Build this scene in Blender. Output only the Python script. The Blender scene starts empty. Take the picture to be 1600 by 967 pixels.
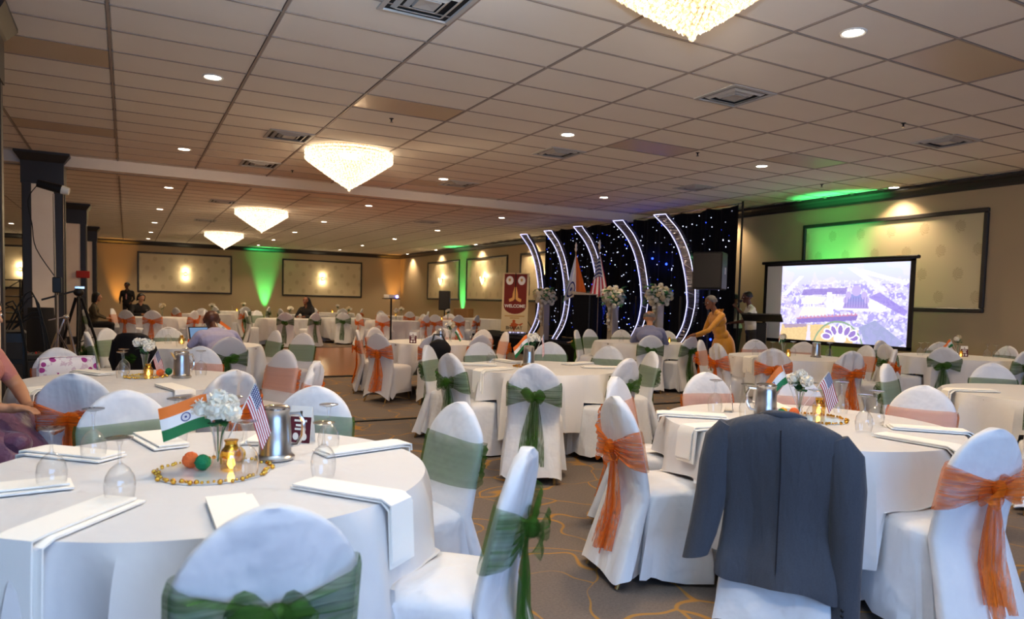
import bpy, math, random
import numpy as np
from mathutils import Vector, Matrix

random.seed(7)
S = bpy.context.scene
COL = S.collection
PI = math.pi
CZ = 3.6226            # ceiling height
HC = 1.38              # camera height
WR, WB, WL, WF = 12.42, 35.0, -6.6, -5.0   # right, back, left, rear walls

# ------------------------------------------------------------------ camera
YAW, PITCH, ROLL = .4992, -.0549, .0261
fw = Vector((math.sin(YAW)*math.cos(PITCH), math.cos(YAW)*math.cos(PITCH), math.sin(PITCH)))
r0 = Vector((math.cos(YAW), -math.sin(YAW), 0)); u0 = r0.cross(fw)
rt = math.cos(ROLL)*r0 + math.sin(ROLL)*u0
up = -math.sin(ROLL)*r0 + math.cos(ROLL)*u0
cd = bpy.data.cameras.new('camera'); cam = bpy.data.objects.new('camera', cd); COL.objects.link(cam)
cam.matrix_world = Matrix(((rt.x, up.x, -fw.x, 0), (rt.y, up.y, -fw.y, 0), (rt.z, up.z, -fw.z, HC), (0, 0, 0, 1)))
cd.sensor_width = 36; cd.lens = 1105.8*36/1600; cd.shift_y = 49.5/1600; cd.clip_start = .05
cd.dof.use_dof = True; cd.dof.focus_distance = 5.0; cd.dof.aperture_fstop = 3.2
S.camera = cam

# ------------------------------------------------------------------ world, view
W = bpy.data.worlds.new('world'); S.world = W; W.use_nodes = True
W.node_tree.nodes['Background'].inputs[0].default_value = (.55, .68, 1, 1)
W.node_tree.nodes['Background'].inputs[1].default_value = .25
S.view_settings.view_transform = 'Standard'; S.view_settings.look = 'None'
S.view_settings.gamma = 1; S.view_settings.use_curve_mapping = False
S.view_settings.exposure = 0.62
S.cycles.use_denoising = True
S.cycles.max_bounces = 6; S.cycles.transparent_max_bounces = 12
S.cycles.use_adaptive_sampling = True; S.cycles.adaptive_threshold = .025
S.cycles.sample_clamp_indirect = 6

FILL_W, FLASH_W, DOWN_W, CHAND_W, SCONCE_W, UP_W = 225, 900, 100, 400, 6, 260
def lamp(name, kind, loc, energy, color, parent=None, aim=None, **kw):
    l = bpy.data.lights.new(name, kind); l.energy = energy; l.color = color
    for k, v in kw.items(): setattr(l, k, v)
    o = bpy.data.objects.new(name, l); COL.objects.link(o); o.location = loc
    if aim: o.rotation_euler = Vector(aim).to_track_quat('-Z', 'Y').to_euler()
    if parent: o.parent = parent
    return o
# added cool fill lamp, set in the made-up window behind the photographer
lamp('rear_fill', 'AREA', (1.2, WF+.2, 1.75), FILL_W, (.30, .55, 1), aim=(.12, 1, .06), shape='RECTANGLE', size=6.5, size_y=2.6)

# the photographer's flash, tilted up to bounce off the ceiling
lamp('bounce_flash', 'SPOT', (-.1, -.15, HC+.2), FLASH_W, (.50, .73, 1), aim=(.3, .6, 1), spot_size=math.radians(100), spot_blend=.8, shadow_soft_size=.06)

# ------------------------------------------------------------------ node helpers
def lin(c):
    c = [v/255 for v in c[:3]]
    return tuple((v/12.92 if v <= .04045 else ((v+.055)/1.055)**2.4) for v in c) + (1,)
MATS = {}
class NT:
    def __init__(s, m): s.t = m.node_tree; s.n = s.t.nodes; s.l = s.t.links
    def node(s, kind, ins=None, **kw):
        n = s.n.new(kind)
        for k, v in kw.items(): setattr(n, k, v)
        for k, v in (ins or {}).items(): s.put(n.inputs[k], v)
        return n
    def put(s, sock, v):
        if isinstance(v, bpy.types.NodeSocket): s.l.new(v, sock)
        else: sock.default_value = v
    def m(s, op, a, b=0., c=None):
        n = s.n.new('ShaderNodeMath'); n.operation = op; s.put(n.inputs[0], a); s.put(n.inputs[1], b)
        if c is not None: s.put(n.inputs[2], c)
        return n.outputs[0]
    def mix(s, f, a, b):
        n = s.n.new('ShaderNodeMix'); n.data_type = 'RGBA'
        s.put(n.inputs[0], f); s.put(n.inputs[6], a); s.put(n.inputs[7], b); return n.outputs[2]
    def lt(s, a, b): return s.m('LESS_THAN', a, b)
    def obj(s): return s.node('ShaderNodeTexCoord').outputs['Object']
    def uv(s):
        x = s.node('ShaderNodeSeparateXYZ', {0: s.node('ShaderNodeTexCoord').outputs['UV']}); return x.outputs[0], x.outputs[1]
    def sep(s, v): x = s.node('ShaderNodeSeparateXYZ', {0: v}); return x.outputs[0], x.outputs[1], x.outputs[2]
    def noise(s, vec, scale, detail=2., rough=.5, dist=0.):
        n = s.node('ShaderNodeTexNoise', {'Scale': scale, 'Detail': detail, 'Roughness': rough, 'Distortion': dist})
        if vec is not None: s.l.new(vec, n.inputs['Vector'])
        return n.outputs['Fac']
    def scl(s, vec, x, y, z):
        n = s.node('ShaderNodeMapping', {'Scale': (x, y, z)}); s.l.new(vec, n.inputs['Vector']); return n.outputs[0]
    def bump(s, h, strength, dist=.01):
        return s.node('ShaderNodeBump', {'Height': h, 'Strength': strength, 'Distance': dist}).outputs[0]
def newmat(name):
    m = bpy.data.materials.new(name); m.use_nodes = True; MATS[name] = m
    n = NT(m); return m, n, n.n['Principled BSDF'], n.n['Material Output']
def M(name, rgb, rough=.6, metal=0., spec=.4, bump=None, vary=None, emit=0., sheen=0.):
    """plain principled; bump=(scale, strength, dist[, stretch]); vary=(scale, rgb2)"""
    m, n, b, o = newmat(name)
    b.inputs['Base Color'].default_value = lin(rgb); b.inputs['Roughness'].default_value = rough
    b.inputs['Metallic'].default_value = metal; b.inputs['Specular IOR Level'].default_value = spec
    if sheen: b.inputs['Sheen Weight'].default_value = sheen
    if emit:
        b.inputs['Emission Color'].default_value = lin(rgb); b.inputs['Emission Strength'].default_value = emit
    if vary: n.put(b.inputs['Base Color'], n.mix(n.noise(n.obj(), vary[0], 3), lin(rgb), lin(vary[1])))
    if bump:
        v = n.obj()
        if len(bump) > 3: v = n.scl(v, *bump[3])
        n.put(b.inputs['Normal'], n.bump(n.noise(v, bump[0], 3, .55), bump[1], bump[2]))
    return m
def EM(name, rgb, strength):
    m, n, b, o = newmat(name); n.n.remove(b)
    e = n.node('ShaderNodeEmission', {'Color': lin(rgb), 'Strength': strength}); n.l.new(e.outputs[0], o.inputs[0]); return m

M('wall_paint', (180, 160, 130), .75, spec=.25, bump=(60, .08, .002))
M('dark_wood', (44, 41, 41), .42, bump=(30, .06, .002))
M('cream_plaster', (244, 232, 218), .7, bump=(25, .2, .004), vary=(4, (232, 216, 200)))
M('ceiling_tile', (238, 230, 220), .9, spec=.15, bump=(180, .5, .003), vary=(1.2, (230, 221, 210)))
M('ceiling_tile_smooth', (196, 174, 148), .38, spec=.5)
M('ceiling_bar', (158, 144, 134), .6)
M('beam_paint', (226, 212, 196), .55, spec=.4)
M('chrome', (215, 215, 218), .14, 1.)
M('steel', (190, 188, 186), .28, 1., bump=(400, .03, .001, (1, 1, 40)))
M('gold', (212, 160, 60), .25, 1.)
M('gold_leg', (150, 118, 70), .4, .8)
M('black_plastic', (18, 18, 20), .45)
M('black_metal', (24, 24, 26), .4, .3)
M('grille', (40, 38, 38), .7, bump=(260, .5, .002))
M('stage_black', (16, 17, 22), .9, spec=.1, bump=(14, .5, .02, (1, 1, .1)))
M('rubber', (12, 12, 12), .7)
M('white_plastic', (226, 224, 218), .4)
M('napkin_cloth', (250, 248, 242), .8, spec=.2, bump=(300, .12, .001))
M('vent_paint', (178, 176, 174), .45)
M('vent_dark', (22, 22, 24), .8)
M('leaf', (52, 112, 52), .55, bump=(20, .3, .004), vary=(9, (30, 84, 40)))
M('leaf_dark', (28, 74, 46), .55, vary=(9, (40, 96, 50)))
M('petal', (246, 243, 232), .7, vary=(20, (232, 224, 204)))
M('petal_cream', (232, 220, 188), .7, vary=(15, (206, 186, 150)))
M('puff_orange', (235, 110, 50), .8, bump=(60, 1, .01)); M('puff_green', (16, 120, 76), .8, bump=(60, 1, .01)); M('puff_yellow', (240, 180, 40), .8, bump=(60, 1, .01))
M('mirror', (220, 222, 226), .12, .25, spec=.8)
M('skin_brown', (128, 82, 58), .55, spec=.35); M('skin_tan', (178, 128, 96), .55, spec=.35); M('skin_dark', (84, 48, 34), .42, spec=.45)
M('hair_black', (18, 15, 14), .5, bump=(80, .6, .006, (1, 1, .2))); M('hair_grey', (126, 122, 120), .6, bump=(80, .7, .006, (1, 1, .2)), vary=(30, (80, 76, 74)))
M('shirt_lavender', (170, 166, 196), .8, bump=(9, .5, .02)); M('shirt_blue', (124, 128, 160), .8, bump=(9, .5, .02))
M('shirt_white', (206, 202, 186), .8, bump=(9, .5, .02)); M('trousers_dark', (44, 42, 40), .8, bump=(8, .4, .02)); M('suit_dark', (20, 18, 22), .8); M('shirt_pink', (170, 120, 126), .8)
M('sari_gold', (214, 148, 40), .5, bump=(10, .6, .02, (1, 1, .4)), vary=(5, (190, 124, 24)), sheen=.3)
M('sari_purple', (74, 54, 96), .42, bump=(14, .8, .02), vary=(7, (120, 66, 84)), sheen=.4); M('sari_teal', (8, 96, 122), .4, bump=(12, .6, .02)); M('sari_pink', (176, 112, 104), .5, bump=(40, .6, .01))
M('leopard', (92, 78, 52), .8, vary=(22, (30, 26, 18)))
M('eye_white', (230, 226, 220), .3); M('eye_dark', (20, 14, 12), .3); M('lip', (150, 70, 66), .5)
M('table_wood', (110, 86, 62), .6); M('paper', (242, 240, 234), .7); M('maroon', (88, 20, 38), .7); M('maroon_red', (120, 34, 26), .7); M('cream_fabric', (226, 206, 160), .8)
M('banner_hand', (226, 168, 96), .7); M('map_orange', (196, 92, 40), .7); M('ink', (74, 56, 40), .7); M('logo_gold', (196, 150, 80), .7); M('saffron', (238, 124, 40), .7); M('flag_green', (10, 110, 60), .7)
M('acrylic', (168, 158, 148), .12, spec=.7); M('silver_sequin', (206, 200, 232), .22, .85, bump=(24, 1, .03))
M('jacket_wool', (70, 74, 84), .82, spec=.2, bump=(7, .55, .03, (1.6, 1.6, .5)), vary=(160, (58, 62, 72)), sheen=.15); M('jacket_lining', (22, 24, 32), .5)
M('pillow_floral_base', (240, 232, 232), .8); M('wood_box', (150, 112, 70), .7); M('ex_sign', (170, 40, 30), .6)
M('rust_can', (60, 60, 64), .5)
EM('led_white', (206, 204, 255), 1.6); EM('star_white', (216, 222, 255), 3.); EM('star_blue', (40, 70, 255), 4.); EM('lens_glow', (255, 238, 214), 14.); EM('sconce_glow', (255, 222, 160), 3.5)
EM('flame', (255, 214, 130), 6.); EM('par_green', (40, 255, 110), 4.); EM('par_orange', (255, 150, 40), 4.); EM('projector_lens', (120, 110, 255), 12.)

# carpet: taupe pile with looping ochre lines
m, n, b, o = newmat('carpet'); v = n.obj()
d = n.node('ShaderNodeVectorMath', {0: v}, operation='ADD'); ns = n.node('ShaderNodeTexNoise', {'Scale': 2.2, 'Detail': 1.}); n.l.new(v, ns.inputs['Vector'])
sc_ = n.node('ShaderNodeVectorMath', {0: ns.outputs['Color']}, operation='SCALE'); sc_.inputs['Scale'].default_value = .5; n.l.new(sc_.outputs[0], d.inputs[1])
vo = n.node('ShaderNodeTexVoronoi', {'Scale': 2.3}, feature='DISTANCE_TO_EDGE'); n.l.new(d.outputs[0], vo.inputs['Vector'])
wid = n.m('MULTIPLY_ADD', n.noise(v, 2.3, 1), .075, -.012)
line = n.m('MULTIPLY', n.m('SUBTRACT', wid, vo.outputs['Distance']), 60.); line.node.use_clamp = True
pile = n.mix(n.noise(v, 70, 3, .7), lin((88, 80, 76)), lin((128, 117, 110)))
n.put(b.inputs['Base Color'], n.mix(n.m('MULTIPLY', line, .8), pile, lin((170, 124, 54)))); b.inputs['Roughness'].default_value = .95; b.inputs['Specular IOR Level'].default_value = .1
n.put(b.inputs['Normal'], n.bump(n.noise(v, 160, 2), .5, .004))
# parquet
m, n, b, o = newmat('parquet'); v = n.obj()
br = n.node('ShaderNodeTexBrick', {'Color1': lin((180, 108, 38)), 'Color2': lin((156, 90, 28)), 'Mortar': lin((70, 44, 22)), 'Scale': 1., 'Mortar Size': .004, 'Brick Width': .6, 'Row Height': .1}); n.l.new(v, br.inputs['Vector'])
n.put(b.inputs['Base Color'], n.mix(n.noise(n.scl(v, 2, 40, 1), 2., 3), br.outputs[0], lin((140, 80, 24)))); b.inputs['Roughness'].default_value = .22
n.put(b.inputs['Normal'], n.bump(n.noise(n.scl(v, 1, 8, 1), 5, 2), .15, .01))
# damask wallpaper: staggered medallions on cream
m, n, b, o = newmat('damask'); u, w = n.uv()
row = n.m('FLOOR', w); su = n.m('ADD', u, n.m('MULTIPLY', n.m('MODULO', n.m('ABSOLUTE', row), 2.), .5))
fx = n.m('SUBTRACT', n.m('FRACT', su), .5); fy = n.m('SUBTRACT', n.m('FRACT', w), .5)
rr = n.m('SQRT', n.m('ADD', n.m('MULTIPLY', n.m('MULTIPLY', fx, fx), 3.4), n.m('MULTIPLY', fy, fy)))
an = n.m('ARCTAN2', fy, fx); pet = n.m('MULTIPLY_ADD', n.m('COSINE', n.m('MULTIPLY', an, 11.)), .03, n.m('MULTIPLY_ADD', fy, -.12, .29))
lob = n.m('MULTIPLY', n.m('SUBTRACT', pet, rr), 14.); lob.node.use_clamp = True
vein = n.m('MULTIPLY_ADD', n.m('SINE', n.m('ADD', n.m('MULTIPLY', rr, 60.), n.m('MULTIPLY', n.m('ABSOLUTE', an), 9.))), .35, .55)
n.put(b.inputs['Base Color'], n.mix(n.m('MULTIPLY', lob, vein), lin((208, 192, 158)), lin((180, 160, 126)))); b.inputs['Roughness'].default_value = .5
# cloth for covers and tablecloths
def cloth(name, rgb, rough, bs, stretch, metal=0., sheen=.1):
    m, n, b, o = newmat(name); v = n.obj()
    oi = n.node('ShaderNodeObjectInfo').outputs['Random']; off = n.node('ShaderNodeVectorMath', {0: v}, operation='ADD')
    cmb = n.node('ShaderNodeCombineXYZ', {0: n.m('MULTIPLY', oi, 37.), 1: n.m('MULTIPLY', oi, 91.)}); n.l.new(cmb.outputs[0], off.inputs[1])
    h = n.m('ADD', n.noise(n.scl(off.outputs[0], *stretch), 3.2, 3, .5, .6), n.m('MULTIPLY', n.noise(off.outputs[0], 11, 2), .25))
    b.inputs['Base Color'].default_value = lin(rgb); b.inputs['Roughness'].default_value = rough; b.inputs['Specular IOR Level'].default_value = .3
    b.inputs['Sheen Weight'].default_value = sheen
    n.put(b.inputs['Normal'], n.bump(h, bs, .05)); return m
cloth('cover_cloth', (219, 221, 226), .7, .8, (1, 1, .45)); cloth('cover_spandex', (206, 203, 206), .55, .06, (1, 1, 1)); cloth('cover_satin', (212, 210, 210), .33, .6, (1.5, 1.5, .25))
cloth('table_linen', (214, 213, 214), .75, .3, (1, 1, .5))
# sheer organza
def organza(name, rgb, alpha, st=(1, 1, 26), amp=.1):
    m, n, b, o = newmat(name); n.n.remove(b); v = n.obj()
    di = n.node('ShaderNodeBsdfDiffuse', {'Color': lin(rgb)}); tl = n.node('ShaderNodeBsdfTranslucent', {'Color': lin(rgb)}); gl = n.node('ShaderNodeBsdfGlossy', {'Color': lin(rgb), 'Roughness': .35})
    a = n.node('ShaderNodeMixShader', {0: .3}); n.l.new(di.outputs[0], a.inputs[1]); n.l.new(tl.outputs[0], a.inputs[2])
    a2 = n.node('ShaderNodeMixShader', {0: .12}); n.l.new(a.outputs[0], a2.inputs[1]); n.l.new(gl.outputs[0], a2.inputs[2])
    tr = n.node('ShaderNodeBsdfTransparent'); mx = n.node('ShaderNodeMixShader')
    n.put(mx.inputs[0], n.m('MULTIPLY_ADD', n.noise(n.scl(v, *st), 2., 1), amp, alpha-amp*.5))
    n.l.new(tr.outputs[0], mx.inputs[1]); n.l.new(a2.outputs[0], mx.inputs[2]); n.l.new(mx.outputs[0], o.inputs[0]); return m
organza('organza_green', (86, 124, 62), .5); organza('organza_orange', (232, 130, 58), .38); [organza('organza_'+c+sfx, rgb, .6, st, 1.1) for c, rgb in (('green', (66, 108, 42)), ('orange', (228, 116, 34))) for sfx, st in (('_gathered', (1.5, 1, 45)), ('_hanging', (45, 45, 1.)))]
# thin clear glass
def thinglass(name, tint, base):
    m, n, b, o = newmat(name); n.n.remove(b)
    lw0 = n.node('ShaderNodeLayerWeight', {'Blend': .4}); tr = n.node('ShaderNodeBsdfTransparent', {'Color': n.mix(n.m('POWER', lw0.outputs['Facing'], 2.5), tint, (tint[0]*.5, tint[1]*.5, tint[2]*.52, 1))}); gl = n.node('ShaderNodeBsdfGlossy', {'Color': (1, 1, 1, 1), 'Roughness': .04})
    lw = n.node('ShaderNodeLayerWeight', {'Blend': .35}); f = n.m('MULTIPLY_ADD', n.m('POWER', lw.outputs['Facing'], 2.2), .75, base); f.node.use_clamp = True
    mx = n.node('ShaderNodeMixShader', {0: f}); n.l.new(tr.outputs[0], mx.inputs[1]); n.l.new(gl.outputs[0], mx.inputs[2]); n.l.new(mx.outputs[0], o.inputs[0]); return m
thinglass('clear_glass', (.95, .96, .97, 1), .07); thinglass('gold_glass', (.95, .7, .2, 1), .16); thinglass('screen_glass', (.9, .9, .95, 1), .05)
# crystal strands of the chandeliers: they give off light
for nm, lo_, hi_, c0, c1, cl in (('crystal', .35, 1.5, (255, 206, 140), (255, 240, 214), .3), ('crystal_warm', .25, .6, (255, 196, 120), (255, 224, 170), .65)):
    m, n, b, o = newmat(nm); n.n.remove(b); v = n.obj(); f = n.m('POWER', n.noise(v, 42, 2, .7), 3.)
    e = n.node('ShaderNodeEmission', {'Strength': n.m('MULTIPLY_ADD', f, hi_*6, lo_)}); tr = n.node('ShaderNodeBsdfTransparent', {'Color': (1, .93, .82, 1)}); mx = n.node('ShaderNodeMixShader', {0: cl})
    n.put(e.inputs['Color'], n.mix(n.m('MULTIPLY', f, 4.), lin(c0), lin(c1))); n.l.new(e.outputs[0], mx.inputs[1]); n.l.new(tr.outputs[0], mx.inputs[2]); n.l.new(mx.outputs[0], o.inputs[0])
# flags, drawn from UV
m, n, b, o = newmat('flag_india'); u, w = n.uv()
col = n.mix(n.lt(w, .667), lin((240, 124, 44)), n.mix(n.lt(w, .333), lin((244, 242, 238)), lin((14, 116, 62))))
cx = n.m('MULTIPLY', n.m('SUBTRACT', u, .5), 1.5); cy = n.m('SUBTRACT', w, .5); rr = n.m('SQRT', n.m('ADD', n.m('MULTIPLY', cx, cx), n.m('MULTIPLY', cy, cy)))
ring = n.lt(n.m('ABSOLUTE', n.m('SUBTRACT', rr, .125)), .016); hub = n.lt(rr, .035)
spk = n.m('MULTIPLY', n.lt(n.m('COSINE', n.m('MULTIPLY', n.m('ARCTAN2', cy, cx), 24.)), -.3), n.lt(rr, .12))
n.put(b.inputs['Base Color'], n.mix(n.m('MAXIMUM', ring, n.m('MAXIMUM', hub, n.m('MULTIPLY', spk, .6))), col, lin((30, 44, 120)))); b.inputs['Roughness'].default_value = .6
m, n, b, o = newmat('flag_usa'); u, w = n.uv()
st = n.lt(n.m('MODULO', n.m('FLOOR', n.m('MULTIPLY', w, 13.)), 2.), .5)
col = n.mix(st, lin((240, 236, 236)), lin((170, 28, 48)))
can = n.m('MULTIPLY', n.lt(u, .42), n.m('GREATER_THAN', w, .4615))
su = n.m('SUBTRACT', n.m('FRACT', n.m('MULTIPLY', u, 16.6)), .5); sv = n.m('SUBTRACT', n.m('FRACT', n.m('MULTIPLY', n.m('SUBTRACT', w, .4615), 11.1)), .5)
star = n.lt(n.m('SQRT', n.m('ADD', n.m('MULTIPLY', su, su), n.m('MULTIPLY', sv, sv))), .27)
n.put(b.inputs['Base Color'], n.mix(can, col, n.mix(star, lin((34, 44, 96)), lin((235, 235, 240))))); b.inputs['Roughness'].default_value = .6
# floral print
m, n, b, o = newmat('floral_print'); v = n.obj(); vo = n.node('ShaderNodeTexVoronoi', {'Scale': 11.}); n.l.new(v, vo.inputs['Vector'])
n.put(b.inputs['Base Color'], n.mix(n.lt(vo.outputs['Distance'], .26), n.mix(n.m('MULTIPLY', n.lt(n.noise(v, 26, 2), .4), .6), lin((242, 236, 236)), lin((206, 170, 190))), lin((172, 60, 140)))); b.inputs['Roughness'].default_value = .8
# iridescent mirror film of the crescents
m, n, b, o = newmat('iridescent'); v = n.obj(); w = n.noise(n.scl(v, .2, .6, 7), 3., 2, .6)
n.put(b.inputs['Base Color'], n.mix(w, lin((34, 40, 72)), lin((150, 152, 172)))); b.inputs['Metallic'].default_value = .9; b.inputs['Roughness'].default_value = .18
n.put(b.inputs['Normal'], n.bump(n.noise(n.scl(v, 1, .5, 5), 5, 2), .8, .03))
# star curtain
m, n, b, o = newmat('star_cloth'); b.inputs['Base Color'].default_value = lin((10, 11, 18)); b.inputs['Roughness'].default_value = .85; b.inputs['Specular IOR Level'].default_value = .1
# colour-attribute picture thrown on the screen (light from the projector)
m, n, b, o = newmat('projected_picture'); n.n.remove(b); at_ = n.node('ShaderNodeAttribute', attribute_name='Col'); e = n.node('ShaderNodeEmission', {'Strength': .92}); n.l.new(at_.outputs['Color'], e.inputs['Color']); n.l.new(e.outputs[0], o.inputs[0])
EM('laptop_screen', (120, 150, 186), .6)
m, n, b, o = newmat('sequin_glow'); n.n.remove(b); v = n.obj(); e = n.node('ShaderNodeEmission', {'Color': n.mix(n.noise(n.scl(v, 1, 1, .4), 14, 3, .7), lin((120, 96, 190)), lin((250, 244, 255))), 'Strength': .75}); n.l.new(e.outputs[0], o.inputs[0])  # sequin shimmer put in as a mottled glow; the cloth is no lamp

# ------------------------------------------------------------------ mesh helpers
class MB:
    def __init__(s): s.v = []; s.f = []; s.uv = None; s.mi = []
    def add(s, vs, fs, mi=0):
        k = len(s.v); s.v += [tuple(p) for p in vs]; s.f += [tuple(i+k for i in f) for f in fs]; s.mi += [mi]*len(fs); return s
    def box(s, x0, x1, y0, y1, z0, z1, mi=0):
        return s.add([(x0,y0,z0),(x1,y0,z0),(x1,y1,z0),(x0,y1,z0),(x0,y0,z1),(x1,y0,z1),(x1,y1,z1),(x0,y1,z1)],
                     [(0,3,2,1),(4,5,6,7),(0,1,5,4),(1,2,6,5),(2,3,7,6),(3,0,4,7)], mi)
    def bbox(s, x0, x1, y0, y1, z0, z1, b=.01, mi=0):
        """box with chamfered edges"""
        vs = []; X = (x0, x1); Y = (y0, y1); Z = (z0, z1)
        for i in range(2):
            for j in range(2):
                for k in range(2):
                    sx, sy, sz = (1-2*i)*b, (1-2*j)*b, (1-2*k)*b; x, y, z = X[i], Y[j], Z[k]
                    vs += [(x, y+sy, z+sz), (x+sx, y, z+sz), (x+sx, y+sy, z)]
        c = lambda i, j, k, a: (i*4+j*2+k)*3+a
        fs = []
        for i in range(2):
            q = [c(i,0,0,0), c(i,1,0,0), c(i,1,1,0), c(i,0,1,0)]; fs.append(q if i else q[::-1])
            q = [c(0,i,0,1), c(1,i,0,1), c(1,i,1,1), c(0,i,1,1)]; fs.append(q if not i else q[::-1])
            q = [c(0,0,i,2), c(1,0,i,2), c(1,1,i,2), c(0,1,i,2)]; fs.append(q if i else q[::-1])
        for i in range(2):
            for j in range(2):
                fs.append([c(i,j,0,0), c(i,j,1,0), c(i,j,1,1), c(i,j,0,1)]); fs.append([c(i,0,j,0), c(i,1,j,0), c(i,1,j,2), c(i,0,j,2)]); fs.append([c(0,i,j,1), c(1,i,j,1), c(1,i,j,2), c(0,i,j,2)])
                for k in range(2): fs.append([c(i,j,k,0), c(i,j,k,1), c(i,j,k,2)])
        return s.add(vs, fs, mi)
    def rings(s, rings, close=True, cap0=True, cap1=True, mi=0):
        nn = len(rings[0]); vs = [p for r in rings for p in r]; fs = []
        for i in range(len(rings)-1):
            for j in range(nn if close else nn-1):
                a = i*nn+j; b_ = i*nn+(j+1) % nn; fs.append((a, b_, b_+nn, a+nn))
        if cap0: fs.append(tuple(range(nn-1, -1, -1)))
        if cap1: fs.append(tuple((len(rings)-1)*nn+j for j in range(nn)))
        return s.add(vs, fs, mi)
    def lathe(s, prof, seg=20, o=(0,0,0), mi=0, cap=True):
        return s.rings([[(o[0]+r*math.cos(2*PI*j/seg), o[1]+r*math.sin(2*PI*j/seg), o[2]+z) for j in range(seg)] for r, z in prof], cap0=cap, cap1=cap, mi=mi)
    def tube(s, path, rad, seg=8, mi=0):
        P = [Vector(p) for p in path]; rad = rad if isinstance(rad, (list, tuple)) else [rad]*len(P); rs = []; prev = None
        for i, p in enumerate(P):
            t = (P[min(i+1, len(P)-1)]-P[max(i-1, 0)]).normalized()
            a = prev if prev is not None else (Vector((0,0,1)) if abs(t.z) < .9 else Vector((1,0,0)))
            a = (a-t*a.dot(t)).normalized(); prev = a; b_ = t.cross(a)
            rs.append([p+rad[i]*(math.cos(2*PI*j/seg)*a+math.sin(2*PI*j/seg)*b_) for j in range(seg)])
        return s.rings(rs, mi=mi)
    def ball(s, c, r, seg=10, rows=7, mi=0, wob=0.):
        r = r if isinstance(r, (tuple, list)) else (r, r, r); rs = []
        for i in range(rows+1):
            th = PI*min(max(i/rows, .02), .98)
            rs.append([(c[0]+r[0]*math.sin(th)*math.cos(2*PI*j/seg)*(1+wob*random.uniform(-1,1)), c[1]+r[1]*math.sin(th)*math.sin(2*PI*j/seg)*(1+wob*random.uniform(-1,1)), c[2]-r[2]*math.cos(th)*(1+wob*random.uniform(-1,1))) for j in range(seg)])
        return s.rings(rs, mi=mi)
    def grid(s, fn, nu, nv, mi=0, uv=False):
        k0 = len(s.f); vs = [fn(i/nu, j/nv) for j in range(nv+1) for i in range(nu+1)]
        fs = [(j*(nu+1)+i, j*(nu+1)+i+1, (j+1)*(nu+1)+i+1, (j+1)*(nu+1)+i) for j in range(nv) for i in range(nu)]
        s.add(vs, fs, mi)
        if uv: s.uv = [[(i/nu, j/nv), ((i+1)/nu, j/nv), ((i+1)/nu, (j+1)/nv), (i/nu, (j+1)/nv)] for j in range(nv) for i in range(nu)]
        return s
    def sheet(s, fn, nu, nv, th, mi=0, uv=False):
        """a grid with thickness th along its local normal"""
        P = [[Vector(fn(i/nu, j/nv)) for i in range(nu+1)] for j in range(nv+1)]; Q = []
        for j in range(nv+1):
            for i in range(nu+1):
                a = P[j][min(i+1, nu)]-P[j][max(i-1, 0)]; b_ = P[min(j+1, nv)][i]-P[max(j-1, 0)][i]; nn = a.cross(b_); nn = nn.normalized() if nn.length > 1e-9 else Vector((0,0,1)); Q.append(P[j][i]-nn*th)
        vs = [p for r in P for p in r]+Q; K = (nu+1)*(nv+1); ix = lambda i, j: j*(nu+1)+i
        fs = [(ix(i,j), ix(i+1,j), ix(i+1,j+1), ix(i,j+1)) for j in range(nv) for i in range(nu)]
        uvs = [[(i/nu, j/nv), ((i+1)/nu, j/nv), ((i+1)/nu, (j+1)/nv), (i/nu, (j+1)/nv)] for j in range(nv) for i in range(nu)]
        fs2 = [tuple(k+K for k in f[::-1]) for f in fs]; uv2 = [u[::-1] for u in uvs]; fe = []; ue = []
        for i in range(nu):
            fe += [(ix(i,0)+K, ix(i+1,0)+K, ix(i+1,0), ix(i,0)), (ix(i,nv), ix(i+1,nv), ix(i+1,nv)+K, ix(i,nv)+K)]; ue += [[(i/nu,0)]*4, [(i/nu,1)]*4]
        for j in range(nv):
            fe += [(ix(0,j), ix(0,j+1), ix(0,j+1)+K, ix(0,j)+K), (ix(nu,j)+K, ix(nu,j+1)+K, ix(nu,j+1), ix(nu,j))]; ue += [[(0,j/nv)]*4, [(1,j/nv)]*4]
        s.add(vs, fs+fs2+fe, mi)
        if uv: s.uv = uvs+uv2+ue
        return s
    def poly(s, pts, y0, y1, mi=0):
        """extrude a polygon given in (x, z) along y"""
        nn = len(pts); vs = [(x, y0, z) for x, z in pts]+[(x, y1, z) for x, z in pts]
        return s.add(vs, [tuple(range(nn)), tuple(range(2*nn-1, nn-1, -1))]+[(i, i+nn, (i+1) % nn+nn, (i+1) % nn) for i in range(nn)], mi)
    def mesh(s, name, mats, smooth=True):
        me = bpy.data.meshes.new(name); me.from_pydata(s.v, [], s.f)
        for mt in (mats if isinstance(mats, (list, tuple)) else [mats]): me.materials.append(MATS[mt])
        if any(s.mi): me.polygons.foreach_set('material_index', s.mi)
        if s.uv:
            l = me.uv_layers.new(name='UVMap'); l.data.foreach_set('uv', [c for q in s.uv for p in q for c in p])
        me.polygons.foreach_set('use_smooth', [smooth]*len(s.f)); me.update()
        if smooth:
            try: me.set_sharp_from_angle(angle=math.radians(42))
            except Exception: pass
        return me
def put(name, me, parent=None, loc=(0,0,0), rot=(0,0,0), sc=None, mats=None, smooth=True):
    if isinstance(me, MB): me = me.mesh(name, mats, smooth)
    o = bpy.data.objects.new(name, me); COL.objects.link(o); o.location = loc; o.rotation_euler = rot
    if sc: o.scale = sc if isinstance(sc, (tuple, list)) else (sc,)*3
    if parent: o.parent = parent
    return o
def tag(o, label, cat, group=None, kind=None):
    o['label'] = label; o['category'] = cat
    if group: o['group'] = group
    if kind: o['kind'] = kind
    return o
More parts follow.
